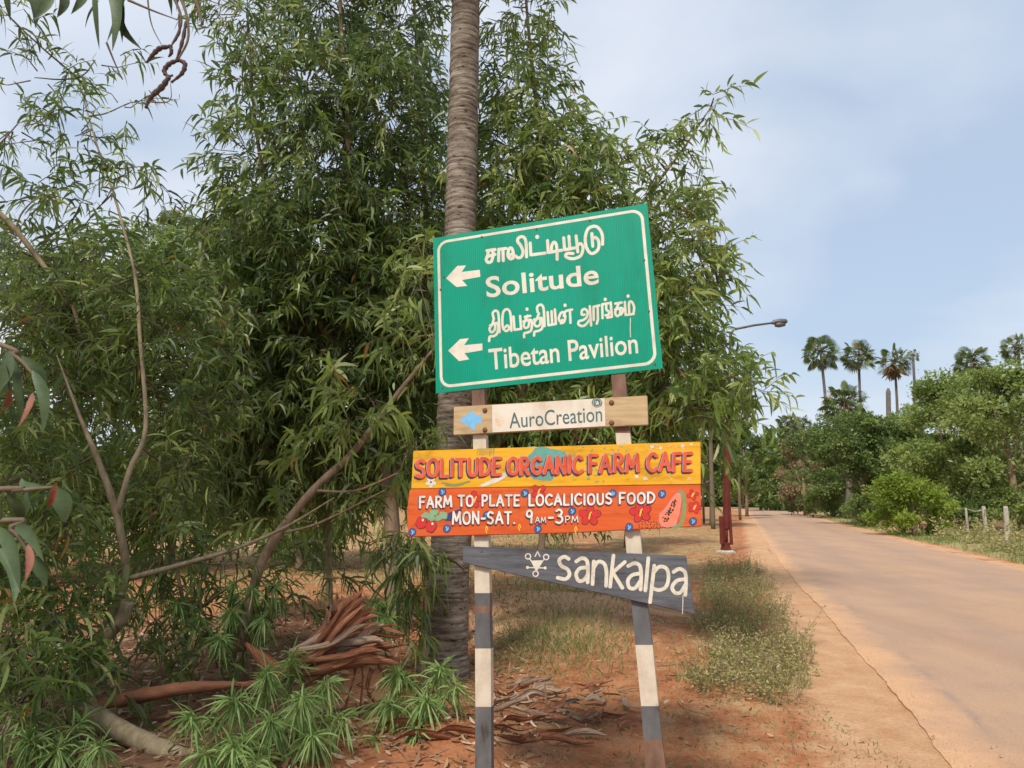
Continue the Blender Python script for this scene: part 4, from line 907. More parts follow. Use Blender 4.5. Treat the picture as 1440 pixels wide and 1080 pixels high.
def twigs_mesh(O, tip, C, frac, r0=.005):
    n = len(O); mid = (O + tip) / 2; mid[:, 2] += .03
    use = rng.random(n) < frac
    parts = []
    A = np.where(use[:, None], C + (O - C) * .35, O)
    rows = np.stack([A, O, mid, tip], 1); rad = np.array([r0 * 1.5, r0, r0 * .7, r0 * .35])
    T = nrm(tip - A); s1 = nrm(np.cross(T, rdir(n))); s2 = np.cross(T, s1)
    V = np.empty((n, 4, 3, 3))
    for k in range(3):
        a = 2 * math.pi * k / 3; V[:, :, k] = rows + (s1 * math.cos(a) + s2 * math.sin(a))[:, None] * rad[None, :, None]
    q = []
    for i in range(3):
        for k in range(3): q += [i * 3 + k, i * 3 + (k + 1) % 3, (i + 1) * 3 + (k + 1) % 3, (i + 1) * 3 + k]
    loops = (np.arange(n)[:, None] * 12 + np.array(q)[None]).ravel()
    return V.reshape(-1, 3), np.full(n * 9, 4), loops
def acacia(name, label, base, limbs, blobs, mt, per=1.0, leaves=12, ll=.135, lw=.031, tl=.40, frac=.35, bark='bark', branch_r=.02, drp=.75, bias=0, group=None, shell=.45):
    root = empty(name, (base[0], base[1], 0), label, 'tree', group)
    nodes = []
    for k, (ctl, rad) in enumerate(limbs):
        mb = MB(); nodes += limb(mb, ctl, rad); mb.build('limb' if k else 'trunk', M[bark], root, smooth=True)
    nodes = np.array(nodes)
    B = [(at(u, v, yy), r * yy / FPX, dn) for u, v, yy, r, dn in blobs]
    for c, r, dn in B:
        cand = nodes[nodes[:, 2] < c[2] + .15] if (nodes[:, 2] < c[2] + .15).any() else nodes
        s = cand[np.argmin(np.linalg.norm((cand - c) * [1, 1, .6], axis=1))]
        L = np.linalg.norm(c - s); m1 = s + (c - s) * .5 + np.array([random.gauss(0, .06), random.gauss(0, .06), -.05]) * L
        P = catmull([s, m1, c, c + (c - m1) * .5 * r / max(L, r)], 4)
        bb = MB(); bb.tube(P, list(np.linspace(branch_r * min(1, .5 + L * .3), branch_r * .3, len(P))), 5, jitter=.05)
        bb.build('branch', M['twig'], root, smooth=True)
    O, D, C = sprays(B, per, shell=shell)
    V, c, l, r, tip = foliage(O, D, leaves, ll, lw, tl, drp, bias)
    np_mesh('crown', V, c, l, M[mt], root, rnd=r, kind='stuff')
    V, c, l = twigs_mesh(O, tip, C, frac)
    np_mesh('twigs', V, c, l, M['twig'], root, kind='stuff')
    return root

# the big tree that fills the middle, left of the palm
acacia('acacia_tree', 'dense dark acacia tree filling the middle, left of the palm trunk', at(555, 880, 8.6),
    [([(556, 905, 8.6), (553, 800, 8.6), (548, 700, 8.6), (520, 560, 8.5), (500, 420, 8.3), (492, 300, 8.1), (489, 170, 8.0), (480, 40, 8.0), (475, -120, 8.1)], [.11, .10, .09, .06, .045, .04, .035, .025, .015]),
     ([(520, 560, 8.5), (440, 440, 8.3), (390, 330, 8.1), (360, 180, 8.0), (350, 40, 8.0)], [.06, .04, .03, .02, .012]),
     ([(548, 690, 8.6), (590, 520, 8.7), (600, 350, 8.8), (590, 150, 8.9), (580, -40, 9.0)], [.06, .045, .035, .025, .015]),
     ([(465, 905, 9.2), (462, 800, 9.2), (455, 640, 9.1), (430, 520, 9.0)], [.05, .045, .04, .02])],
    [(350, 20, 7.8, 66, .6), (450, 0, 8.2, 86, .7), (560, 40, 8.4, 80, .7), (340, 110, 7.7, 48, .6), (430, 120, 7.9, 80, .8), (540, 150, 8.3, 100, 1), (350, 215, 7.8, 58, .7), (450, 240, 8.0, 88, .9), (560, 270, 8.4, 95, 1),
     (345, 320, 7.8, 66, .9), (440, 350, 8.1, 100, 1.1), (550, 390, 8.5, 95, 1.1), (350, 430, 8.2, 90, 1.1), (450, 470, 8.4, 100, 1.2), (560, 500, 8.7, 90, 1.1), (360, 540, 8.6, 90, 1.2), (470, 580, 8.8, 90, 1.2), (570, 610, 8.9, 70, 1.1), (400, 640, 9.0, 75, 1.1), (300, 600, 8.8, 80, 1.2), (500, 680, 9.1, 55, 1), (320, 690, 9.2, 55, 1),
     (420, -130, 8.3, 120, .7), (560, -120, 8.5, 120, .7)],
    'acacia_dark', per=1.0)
# the brighter tree right of the palm, behind the sign
acacia('acacia_tree', 'bright green acacia tree behind the sign, leaning towards the road', at(648, 900, 8.3),
    [([(648, 905, 8.3), (650, 790, 8.3), (668, 690, 8.2), (745, 520, 8.0), (770, 350, 7.8), (760, 200, 7.7), (745, 60, 7.7), (735, -60, 7.8)], [.09, .085, .08, .065, .05, .035, .02, .012]),
     ([(760, 500, 8.0), (840, 380, 7.6), (900, 290, 7.4), (960, 210, 7.2), (1000, 150, 7.1)], [.05, .035, .022, .012, .006]),
     ([(740, 600, 8.2), (850, 520, 7.6), (950, 450, 7.2), (1010, 400, 7.0)], [.05, .035, .02, .008]),
     ([(740, 640, 8.2), (860, 600, 7.6), (980, 545, 7.0), (1060, 520, 6.8)], [.05, .03, .018, .007])],
    [(725, 10, 7.6, 55, .6), (775, 30, 7.6, 30, .5), (715, 110, 7.7, 54, .7), (765, 125, 7.5, 42, .6), (720, 210, 7.7, 75, 1.1), (790, 220, 7.4, 62, 1), (850, 230, 7.3, 45, .8), (740, 310, 7.7, 80, 1.1), (820, 300, 7.4, 60, .8), (890, 290, 7.2, 52, .7), (925, 225, 7.2, 34, .7), (965, 205, 7.1, 22, .8), (990, 165, 7.05, 20, .9), (1003, 140, 7.0, 12, 1.2),
     (950, 330, 7.1, 55, .9), (995, 290, 7.1, 26, .7), (985, 365, 7.0, 38, .8), (935, 420, 7.1, 60, 1.1), (1012, 385, 6.9, 14, .8), (945, 470, 7.0, 42, 1.1), (950, 520, 7.2, 70, 1.1), (1022, 535, 6.8, 32, 1), (1060, 545, 6.7, 22, 1), (985, 575, 6.8, 36, 1), (1062, 522, 6.7, 18, .9), (1015, 585, 6.7, 16, 1.2),
     (860, 420, 7.6, 90, 1.1), (740, 430, 8.0, 95, 1.1), (740, 560, 8.2, 85, 1.2), (830, 580, 7.8, 75, 1.2), (910, 590, 7.5, 55, 1.1), (690, 620, 8.3, 55, 1.1), (780, 650, 8.3, 55, 1.1), (870, 640, 8.0, 50, 1), (930, 650, 8.2, 42, 1)],
    'acacia', per=1.05, bias=.08)
# left slender trees
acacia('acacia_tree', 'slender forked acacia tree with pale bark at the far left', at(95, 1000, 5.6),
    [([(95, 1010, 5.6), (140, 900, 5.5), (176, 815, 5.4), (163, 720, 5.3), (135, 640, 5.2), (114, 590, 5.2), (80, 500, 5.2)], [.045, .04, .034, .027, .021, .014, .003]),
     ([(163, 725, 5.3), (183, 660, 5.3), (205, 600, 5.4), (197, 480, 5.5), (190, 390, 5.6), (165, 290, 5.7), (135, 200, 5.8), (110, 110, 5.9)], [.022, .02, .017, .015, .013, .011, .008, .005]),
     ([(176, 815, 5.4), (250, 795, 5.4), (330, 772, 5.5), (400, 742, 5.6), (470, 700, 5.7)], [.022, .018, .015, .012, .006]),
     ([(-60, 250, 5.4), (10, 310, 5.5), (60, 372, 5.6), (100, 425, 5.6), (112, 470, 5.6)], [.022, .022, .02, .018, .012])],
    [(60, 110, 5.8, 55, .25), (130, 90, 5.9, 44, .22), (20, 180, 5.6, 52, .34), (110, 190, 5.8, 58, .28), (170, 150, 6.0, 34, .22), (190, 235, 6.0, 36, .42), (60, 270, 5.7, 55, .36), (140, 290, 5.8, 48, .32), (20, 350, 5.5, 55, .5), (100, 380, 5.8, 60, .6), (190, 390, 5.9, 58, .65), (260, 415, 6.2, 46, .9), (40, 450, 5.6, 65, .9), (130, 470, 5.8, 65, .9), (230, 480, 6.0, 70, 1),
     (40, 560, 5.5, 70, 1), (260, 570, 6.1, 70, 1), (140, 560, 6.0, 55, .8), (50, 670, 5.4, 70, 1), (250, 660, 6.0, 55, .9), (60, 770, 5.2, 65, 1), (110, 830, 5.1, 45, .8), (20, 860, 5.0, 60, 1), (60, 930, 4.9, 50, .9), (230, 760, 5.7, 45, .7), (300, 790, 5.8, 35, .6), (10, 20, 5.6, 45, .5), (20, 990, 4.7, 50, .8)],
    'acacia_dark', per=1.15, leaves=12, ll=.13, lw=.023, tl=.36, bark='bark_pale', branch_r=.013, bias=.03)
acacia('acacia_sapling', 'leaning acacia sapling with a bare slanting stem left of the palm', at(340, 905, 5.9),
    [([(335, 915, 5.9), (360, 815, 5.9), (385, 760, 5.9), (440, 690, 5.9), (500, 632, 5.9), (560, 552, 5.9), (612, 488, 5.9)], [.042, .04, .038, .034, .028, .02, .01]),
     ([(440, 690, 5.9), (500, 690, 5.8), (560, 665, 5.8)], [.014, .01, .006]),
     ([(395, 750, 5.9), (450, 735, 5.85), (540, 690, 5.8)], [.012, .01, .005])],
    [(490, 590, 5.7, 34, 1.1), (520, 560, 5.8, 26, .8), (600, 470, 5.9, 34, .9), (560, 470, 5.9, 30, .7), (570, 640, 5.8, 30, .8), (520, 690, 5.8, 28, .6), (450, 640, 5.9, 22, .5), (590, 400, 6.0, 34, .7), (560, 700, 5.9, 30, .8), (470, 540, 5.8, 24, .8), (390, 720, 5.8, 26, .5), (590, 350, 6.1, 28, .7)],
    'acacia', per=.75, ll=.155, lw=.030, tl=.32, branch_r=.009, bias=.12)
# slim stem clothed in hanging leaves right in front of the palm's foot
acacia('acacia_sapling', 'young sapling hung with long narrow leaves in front of the palm foot', at(595, 960, 6.2),
    [([(597, 985, 6.2), (596, 900, 6.2), (598, 800, 6.2), (590, 700, 6.2), (585, 620, 6.2)], [.02, .018, .015, .012, .008])],
    [(578, 790, 6.1, 24, 1.6), (586, 840, 6.1, 20, 1.6), (570, 880, 6.1, 20, 1.2), (548, 780, 6.2, 24, 1.2), (596, 770, 6.1, 16, 1.2)],
    'acacia_dark', per=1.1, ll=.2, lw=.018, tl=.22, branch_r=.006, drp=1.4, bias=.05)
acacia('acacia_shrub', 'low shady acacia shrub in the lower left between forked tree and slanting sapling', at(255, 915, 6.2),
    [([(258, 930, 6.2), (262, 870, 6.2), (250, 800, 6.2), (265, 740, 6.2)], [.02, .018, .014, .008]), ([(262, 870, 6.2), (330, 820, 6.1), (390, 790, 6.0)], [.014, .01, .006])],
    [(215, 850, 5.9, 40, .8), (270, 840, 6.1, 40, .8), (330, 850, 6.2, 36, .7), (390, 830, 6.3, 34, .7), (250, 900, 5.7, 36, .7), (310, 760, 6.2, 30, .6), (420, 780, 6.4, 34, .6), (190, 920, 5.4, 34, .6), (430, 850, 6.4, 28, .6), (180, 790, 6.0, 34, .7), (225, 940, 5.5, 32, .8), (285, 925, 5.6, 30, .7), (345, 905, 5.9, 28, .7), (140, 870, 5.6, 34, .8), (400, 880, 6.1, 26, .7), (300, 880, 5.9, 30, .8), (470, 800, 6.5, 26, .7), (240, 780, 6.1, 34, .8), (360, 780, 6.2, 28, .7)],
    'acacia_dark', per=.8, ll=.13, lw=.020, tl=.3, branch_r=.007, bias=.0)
acacia('acacia_shrub', 'leafy low acacia shrub hiding the bottom left corner', at(60, 1040, 4.9),
    [([(55, 1060, 4.9), (60, 1010, 4.9), (50, 930, 4.9), (70, 860, 4.9)], [.02, .018, .014, .008])],
    [(30, 900, 4.7, 50, .8), (90, 890, 4.9, 40, .7), (60, 960, 4.6, 46, .8), (120, 940, 4.9, 34, .6), (20, 1010, 4.4, 46, .8), (100, 1030, 4.5, 34, .6), (160, 960, 5.1, 30, .5)],
    'acacia_dark', per=.8, ll=.13, lw=.022, tl=.28, branch_r=.007, bias=.05)
# trees behind, closing the view across the field
def far_acacia(u, Y, r_px, top, label, bias=0, mt='acacia_dark'):
    b = on_ground(u, 0 + 540 + 0, 0) if False else None
    vg = 700 + 1.6 / Y * 1000 * 1.02
    random.seed(int(u + Y))
    bl = []
    for k in range(int(10 + r_px / 18)):
        a = random.uniform(-1, 1); t = random.random()
        v = vg - 60 - (vg - 60 - top) * t; bl.append((u + a * r_px * (1 - .35 * t), v, Y + random.uniform(-1.5, 1.5), random.uniform(.45, .7) * r_px * .62, 1.0))
    acacia('acacia_tree', label, at(u, vg, Y), [([(u, vg + 8, Y), (u + 4, vg - 80, Y), (u - 6, (vg + top) / 2, Y), (u + 5, top + 30, Y)], [.09, .08, .06, .02])], bl, mt, per=.30, leaves=12, ll=.26, lw=.055, tl=.7, frac=.2, branch_r=.03, bias=bias, group='trees across the field')
far_acacia(60, 15, 130, 330, 'background acacia across the field behind the far left tree')
far_acacia(240, 17, 120, 350, 'background acacia across the field under the distant fan palm')
far_acacia(420, 16, 130, 330, 'background acacia across the field behind the dense middle tree')
far_acacia(590, 18, 120, 330, 'background acacia across the field just left of the palm foot')
far_acacia(760, 19, 110, 420, 'background acacia across the field behind the green sign')
far_acacia(880, 24, 80, 480, 'background acacia across the field behind the right sign post', .1)
random.seed(21)

# ------------------------------------------------------------------ far broad-leaved trees along the road
def bush_tree(name, label, u, Y, top, r_px, base_v, mt, leaf=.3, n=5200, trunk=True, group=None, cat='tree', bottom=None, seed=None, squash=1.0):
    random.seed(seed if seed is not None else int(u * 3 + Y))
    b = at(u, base_v, Y); s = Y / FPX; ztop = at(u, top, Y)[2]; z0 = float(ground_h(b[0], b[1])); r = r_px * s
    zb = z0 + (.05 if bottom is None else bottom)
    root = empty(name, (b[0], b[1], z0), label, cat, group)
    cl = []; H = ztop - zb
    for k in range(int(26 + r * 6)):
        t = random.random() ** .8; a = random.uniform(0, 2 * math.pi); env = math.sqrt(max(.05, 1 - (2 * t - .85) ** 2 * .75))
        q = env * r * math.sqrt(random.random()) * .95
        cl.append((np.array([b[0] + q * math.cos(a) * 1.08, b[1] + q * math.sin(a) * .9, zb + H * (.06 + random.uniform(.78, .98) * t)]), r * random.choice([.12, .16, .2, .26, .32])))
    if trunk:
        mb = MB(); top_ = np.array([b[0], b[1], zb + H * .55])
        mb.tube([np.array([b[0], b[1], z0 - .1]), np.array([b[0] + .1 * r * .3, b[1], z0 + H * .25]), top_], [.045 * r + .05, .035 * r + .04, .02 * r + .02], 7, jitter=.06)
        mb.build('trunk', M['bark'], root, smooth=True)
        for c, rr in cl[::5]:
            mb = MB(); st = np.array([b[0], b[1], z0 + (c[2] - z0) * .45]); mb.tube([st, (st + c) / 2 + np.array([0, 0, -.1 * r]), c], [.02 * r, .014 * r, .006 * r], 4, cap=False)
            mb.build('branch', M['bark'], root)
    P, D = [], []
    n = int(n * 1.7); leaf *= .8; per = n // len(cl)
    for c, rr in cl:
        d = rdir(per); d[:, 2] = np.abs(d[:, 2]) * np.where(rng.random(per) < .75, 1, -1)
        P.append(c + d * (rr * rng.uniform(.5, 1.0, per) * np.where(rng.random(per) < .12, 1.45, 1))[:, None] * np.array([1.15, 1.15, .8]))
        D.append(nrm(d * .6 + rng.normal(0, .6, (per, 3)) + np.array([0, 0, -.15])))
    P = np.concatenate(P); D = np.concatenate(D); P[:, 2] = np.maximum(P[:, 2], z0 + .02)
    nn = len(P); L = leaf * rng.uniform(.5, 1.3, nn); W = L * rng.uniform(.35, .6, nn)
    V, c, l = kite_arrays(P, D, rdir(nn), L, W)
    rr_ = np.clip(np.repeat(rng.normal(.5, .17, len(cl)), per) + rng.normal(0, .16, nn), 0, 1)
    np_mesh('crown', V, c, l, M[mt], root, rnd=np.repeat(rr_, 4), kind='stuff', smooth=False)
    return root
G1 = 'broad-leaved trees beyond the right verge'
bush_tree('broadleaf_tree', 'large bright green tree at the right edge above the fence', 1430, 33, 512, 95, 745, 'hedge_a', .26, 13000, group=G1)
bush_tree('broadleaf_tree', 'bright green tree just left of the right edge tree', 1345, 37, 530, 80, 742, 'hedge_a', .26, 12000, group=G1)
bush_tree('broadleaf_tree', 'mid green tree under the thin bare palm trunks', 1275, 44, 588, 70, 735, 'hedge_b', .28, 10000, group=G1)
bush_tree('broadleaf_tree', 'dense dark green round tree overhanging the right road edge', 1218, 43, 582, 58, 734, 'hedge_b', .26, 10000, group=G1)
bush_tree('broadleaf_tree', 'dark green tree below the two leftmost fan palms', 1172, 58, 588, 52, 726, 'hedge_b', .32, 8000, group=G1)
bush_tree('broadleaf_tree', 'tree with brownish flower heads beside the far road', 1132, 66, 606, 34, 724, 'hedge_d', .32, 5000, group=G1)
bush_tree('broadleaf_tree', 'far green tree where the road bends out of sight', 1105, 95, 612, 40, 715, 'hedge_b', .45, 4500, group=G1)
bush_tree('broadleaf_tree', 'light green tree showing between the middle fan palms', 1312, 60, 560, 60, 720, 'hedge_a', .34, 7000, group=G1)
bush_tree('broadleaf_tree', 'light green tree below the two right fan palms', 1395, 56, 520, 70, 722, 'hedge_a', .34, 8000, group=G1)
bush_tree('roadside_bush', 'yellow green bush in front of the trees beside the fence posts', 1286, 31, 672, 58, 752, 'hedge_c', .22, 5200, group='bushes on the right verge', cat='bush')
bush_tree('roadside_bush', 'dark low bush left of the fence posts', 1345, 33.5, 700, 42, 752, 'hedge_b', .16, 4200, group='bushes on the right verge', cat='bush', trunk=False)
bush_tree('roadside_bush', 'green bush behind the fence posts', 1412, 33, 690, 46, 752, 'hedge_a', .16, 4200, group='bushes on the right verge', cat='bush', trunk=False)
bush_tree('roadside_bush', 'dark bush at the road edge below the dense round tree', 1232, 40, 690, 34, 738, 'hedge_b', .18, 3800, group='bushes on the right verge', cat='bush', trunk=False)
bush_tree('roadside_bush', 'low bush along the far right road edge below the brownish tree', 1165, 58, 685, 30, 727, 'hedge_b', .22, 3000, group='bushes on the right verge', cat='bush', trunk=False)
G2 = 'trees on the far left roadside'
bush_tree('broadleaf_tree', 'dark round tree behind the red lamp post', 1050, 62, 590, 40, 722, 'hedge_b', .32, 6500, group=G2, bottom=2.0)
bush_tree('broadleaf_tree', 'dark tree showing just right of the yellow plank', 1000, 42, 575, 42, 735, 'hedge_b', .28, 7000, group=G2, bottom=2.2)
bush_tree('broadleaf_tree', 'shaded tree showing between the yellow plank and the sign top', 950, 50, 560, 50, 730, 'hedge_b', .3, 6500, group=G2, bottom=2.5)
bush_tree('broadleaf_tree', 'hazy green tree closing the end of the road', 1078, 118, 640, 40, 713, 'hedge_b', .5, 3500, group=G2)
bush_tree('broadleaf_tree', 'light green small tree closing the road end beside the lamp post', 1045, 105, 655, 26, 714, 'hedge_a', .4, 3000, group=G2)
bush_tree('broadleaf_tree', 'small tree far down the road at its bend', 1098, 130, 650, 30, 712, 'hedge_b', .5, 3000, group=G2)
# woodland masses that close the horizon
def wood(name, label, spec, leaf, mt):
    P, D = [], []
    for u, Y, top, r in spec:
        n = 1500; b = at(u, 700, Y); zt_ = at(u, top, Y)[2]; rr = r * Y / FPX
        d = rdir(n); P.append(np.array([b[0], b[1], zt_ * .5]) + d * np.array([rr, rr * .6, zt_ * .52]) * rng.uniform(.8, 1.05, n)[:, None]); D.append(nrm(d + rng.normal(0, .7, (n, 3))))
    P, D = np.concatenate(P), np.concatenate(D); P[:, 2] = np.abs(P[:, 2]); n = len(P); L = leaf * rng.uniform(.6, 1.4, n)
    V, c, l = kite_arrays(P, D, rdir(n), L, L * .6)
    finish(np_mesh(name, V, c, l, M[mt], rnd=np.repeat(rng.random(n), 4), smooth=False, kind='stuff'), None, label, 'woodland')
wood('woodland', 'far dark woodland closing the field and the road end', [(u, random.uniform(110, 160), random.uniform(610, 650), random.uniform(45, 70)) for u in range(-60, 1120, 62)], 1.2, 'hedge_b')
wood('woodland', 'far woodland behind the right side trees', [(u, random.uniform(85, 110), random.uniform(590, 630), random.uniform(40, 60)) for u in range(1110, 1560, 45)], .9, 'hedge_b')
# thin trunks of the far left roadside
for u, Y, w, lab in ((966, 40, .085, 'slim bare trunk nearest the yellow plank'), (1003, 38, .11, 'pale slim trunk just left of the red lamp post'), (990, 46, .07, 'thinnest slim trunk between two others left of the lamp post'), (1041, 52, .09, 'dark slim trunk just right of the red lamp post')):
    vg = 700 + 1600 / Y * 1.02; b = at(u, vg, Y); root = empty('roadside_tree', (b[0], b[1], 0), lab, 'tree', 'slim roadside trunks')
    mb = MB(); mb.tube(catmull([at(u, vg + 4, Y), at(u - 2, vg - 60, Y), at(u - 4, 610, Y), at(u - 7, 540, Y)], 4), [w * 1.15] * 4 + [w] * 4 + [w * .7] * 5, 8, jitter=.06); mb.build('trunk', M['twig'], root, smooth=True)
    n = 1400; c0 = at(u - 6, 560, Y); d = rdir(n); P = c0 + d * np.array([1.6, 1.6, 1.5]) * rng.uniform(.3, 1, n)[:, None]; L = .3 * rng.uniform(.6, 1.3, n)
    V, c, l = kite_arrays(P, nrm(d + rng.normal(0, .6, (n, 3))), rdir(n), L, L * .45); np_mesh('crown', V, c, l, M['hedge_b'], root, rnd=np.repeat(rng.random(n), 4), smooth=False, kind='stuff')

# ------------------------------------------------------------------ palmyra fan palms
def fan_crown_arrays(nleaf, R0, dead=.15, seed=0):
    r = np.random.default_rng(seed); Ps, F, rn = [], [], []; pet = MB()
    for i in range(nleaf):
        az = i * 2.399 + r.normal(0, .2); z = 1 - 1.85 * (i + .5) / nleaf; z = np.clip(z + r.normal(0, .06), -.85, 1)
        h = math.sqrt(1 - z * z); d = np.array([h * math.cos(az), h * math.sin(az), z]); L = R0 * r.uniform(.50, .66)
        c = d * L; c[2] -= .06 * R0; pet.tube([d * .05, d * L * .6, c], [.05, .035, .03], 4, cap=False)
        s = nrm(np.cross(d, [0, 0, 1.0]) + r.normal(0, .15, 3)); n = np.cross(s, d); ro = r.uniform(-1.1, 1.1); s = s * math.cos(ro) + n * math.sin(ro); n = np.cross(s, d); rad = R0 * r.uniform(.34, .46)
        isd = z < -.7 and r.random() < .25 or r.random() < dead * .2; seg = 15; val = r.uniform(.93, 1) if isd else r.uniform(0, .85)
        for k in range(seg):
            a0 = (-1 + 2 * k / seg) * 2.15; a1 = (-1 + 2 * (k + .78) / seg) * 2.15; am = (a0 + a1) / 2
            f = lambda a, q, fold: c + (d * math.cos(a) + s * math.sin(a)) * rad * q + n * fold * rad
            tip = f(am, 1.0 * (1 - .12 * abs(math.sin(am))), 0); tip[2] -= .18 * rad
            b = len(Ps); Ps.extend([c, f(a0, .62, .05), tip, f(a1, .62, -.05)]); F.append([b, b + 1, b + 2, b + 3]); rn += [val + r.normal(0, .02)] * 4
    return np.array(Ps), F, np.clip(rn, 0, 1), pet
def fan_palm(name, label, u, v, r_px, Y, foot_v, lean=0, nleaf=38, tr=.2, seed=0, skirt=False, group='palmyra fan palms on the skyline', R_=None):
    c = at(u, v, Y); b = at(u + lean, foot_v, Y); b[2] = 0
    root = empty(name, b, label, 'palm tree', group)
    k = np.linspace(0, 1, 9); P = [b + (c - b) * t + np.array([math.sin(t * math.pi) * .25, 0, 0]) for t in k]
    mb = MB(); mb.tube(P, list(tr * (.85 - .25 * k)), 10, jitter=.04); mb.build('trunk', M['palm_far'], root, smooth=True)
    R0 = r_px * Y / FPX; Ps, F, rn, pet = fan_crown_arrays(nleaf, R0, seed=seed)
    np_mesh('crown', Ps + c, np.full(len(F), 4), np.array(F).ravel(), M['palmleaf'], root, rnd=rn, smooth=False, kind='stuff')
    pet.v = [tuple(np.array(p) + c) for p in pet.v]; pet.build('leaf_stalks', M['palm_far'], root)
    if skirt:
        n = 60; d = rdir(n); d[:, 2] = -np.abs(d[:, 2]) - .6; Pp = c + np.array([0, 0, -.35 * R0]) + rng.normal(0, .12 * R0, (n, 3)); L = R0 * rng.uniform(.4, .75, n)
        V, cc, l = kite_arrays(Pp, nrm(d), rdir(n), L, L * .3); np_mesh('dead_leaf_skirt', V, cc, l, M['litter'], root, rnd=np.repeat(rng.random(n) * .7, 4), kind='stuff', smooth=False)
    return root
fan_palm('fan_palm', 'leftmost tall fan palm on the skyline with slanting trunk', 1154, 495, 30, 88, 700, 14, 40, .26, 1)
fan_palm('fan_palm', 'second tall fan palm from the left, full crown', 1207, 500, 28, 92, 700, 0, 42, .25, 2)
fan_palm('fan_palm', 'tall fan palm in the middle with a brown dead leaf skirt', 1258, 508, 28, 90, 700, 3, 30, .24, 3, True)
fan_palm('fan_palm', 'thin fan palm with a tiny crown beside the skirted palm', 1284, 499, 11, 94, 700, 1, 14, .26, 4)
fan_palm('fan_palm', 'fan palm standing alone right of the gap in the skyline', 1369, 507, 29, 86, 700, 8, 38, .24, 5, True)
fan_palm('fan_palm', 'rightmost fan palm cut by the picture edge', 1432, 489, 27, 84, 700, 0, 36, .24, 6)
fan_palm('fan_palm', 'short bushy fan palm below the second tall palm', 1188, 566, 36, 55, 705, 2, 46, .28, 7, True)
fan_palm('fan_palm', 'low fan palm at the far end of the road', 1108, 597, 20, 88, 706, 2, 34, .25, 8)
fan_palm('fan_palm', 'low fan palm right of the low one at the road end', 1128, 598, 18, 90, 706, 0, 30, .25, 10)
fan_palm('fan_palm', 'distant fan palm in the sky gap on the left', 246, 322, 34, 42, 720, 0, 44, .22, 9)
b = at(1250, 705, 80); b[2] = 0; t_ = at(1249, 546, 80)
root = empty('dead_palm', b, 'headless dead palm trunk between the fan palms', 'palm tree')
mb = MB(); mb.tube([b, b + (t_ - b) * .5, b + (t_ - b) * .97, t_], [.32, .28, .26, .12], 9, jitter=.05); mb.build('trunk', M['palm_far'], root, smooth=True)

# ------------------------------------------------------------------ fence posts on the right verge
for u, vt, vb, w, lab in ((1361, 714, 752, .055, 'weathered fence post nearest the yellow green bush'), (1386, 712, 757, .075, 'middle of three weathered fence posts'), (1417, 712, 767, .08, 'fence post nearest the right edge')):
    b = on_ground(u, vb); b[2] = float(ground_h(b[0], b[1])); t = at(u - 3, vt, b[1])
    mb = MB(); mb.tube([b + [0, 0, -.15], b + (t - b) * .4 + [.02, 0, 0], b + (t - b) * .97, t], [w * 1.05, w, w * .95, w * .75], 7, jitter=.10)
    o = mb.build('fence_post', M['concrete'], None); finish(o, None, lab, 'fence post', 'fence posts on the right verge')
mb = MB(); pw = [at(1361, 716, on_ground(1361, 752)[1]), at(1372, 719, 27.5), at(1386, 716, on_ground(1386, 757)[1])]
mb.tube(catmull(pw, 5), .02, 5); o = mb.build('fence_rail', M['concrete'], None); finish(o, None, 'thin rail between the two left fence posts', 'fence rail')

# ------------------------------------------------------------------ oleander shrubs in the foreground
def rosettes(cs, ll, n0, lw):
    P, D = [], []
    for c, s, ax in cs:
        n = int(n0 * s); d = rdir(n); d = nrm(d + np.array(ax) * .55); P.append(c + np.array(ax) * rng.uniform(-.07, .04, n)[:, None]); D.append(d)
    P, D = np.concatenate(P), np.concatenate(D); n = len(P)
    return leaf_arrays(P, D, rdir(n), ll * rng.uniform(.4, 1.2, n), lw * rng.uniform(.7, 1.25, n), rng.normal(0, .15, n), rng.uniform(.2, .95, n)), n
def oleander(label, base, tips, ll=.20, lw=.011, n0=70):
    root = empty('oleander_shrub', (base[0], base[1], 0), label, 'shrub'); mb = MB(); cs = []
    for u, v, Y, s in tips:
        c = at(u, v, Y); b0 = np.array([base[0] + random.gauss(0, .08), base[1] + random.gauss(0, .08), -.03]); m1 = b0 + (c - b0) * np.array([.45, .45, .6])
        Pth = catmull([b0, m1, c], 6); mb.tube(Pth, list(np.linspace(.011, .004, len(Pth))), 6)
        ax = nrm(Pth[-1] - Pth[-3]); cs.append((c, s, ax)); cs.append((Pth[-3], s * .6, ax)); cs.append((Pth[-5], s * .4, ax))
    mb.build('stems', M['bark'], root, smooth=True)
    (V, c, l), n = rosettes(cs, ll, n0, lw)
    np_mesh('leaves', V, c, l, M['oleander'], root, rnd=np.repeat(rng.beta(2, 2, n), 8), kind='stuff')
oleander('large oleander shrub with narrow leaves in front of the torn palm bark', on_ground(390, 1040),
    [(375, 950, 4.7, 1), (330, 985, 4.6, .9), (270, 1010, 4.5, .9), (425, 985, 4.5, 1), (380, 1015, 4.4, 1), (330, 1050, 4.3, 1), (290, 1060, 4.3, .8), (440, 1035, 4.4, .9), (410, 925, 4.9, .8), (480, 1010, 4.6, .7), (360, 1075, 4.2, .9), (460, 960, 4.8, .6)])
oleander('upper oleander clump standing above the torn palm bark on the left', on_ground(330, 940),
    [(325, 860, 5.6, 1), (280, 870, 5.6, .9), (355, 830, 5.7, .8), (370, 870, 5.7, .8), (310, 900, 5.4, .8), (385, 825, 5.9, .7), (250, 850, 5.6, .6), (330, 820, 5.8, .7)], ll=.16)
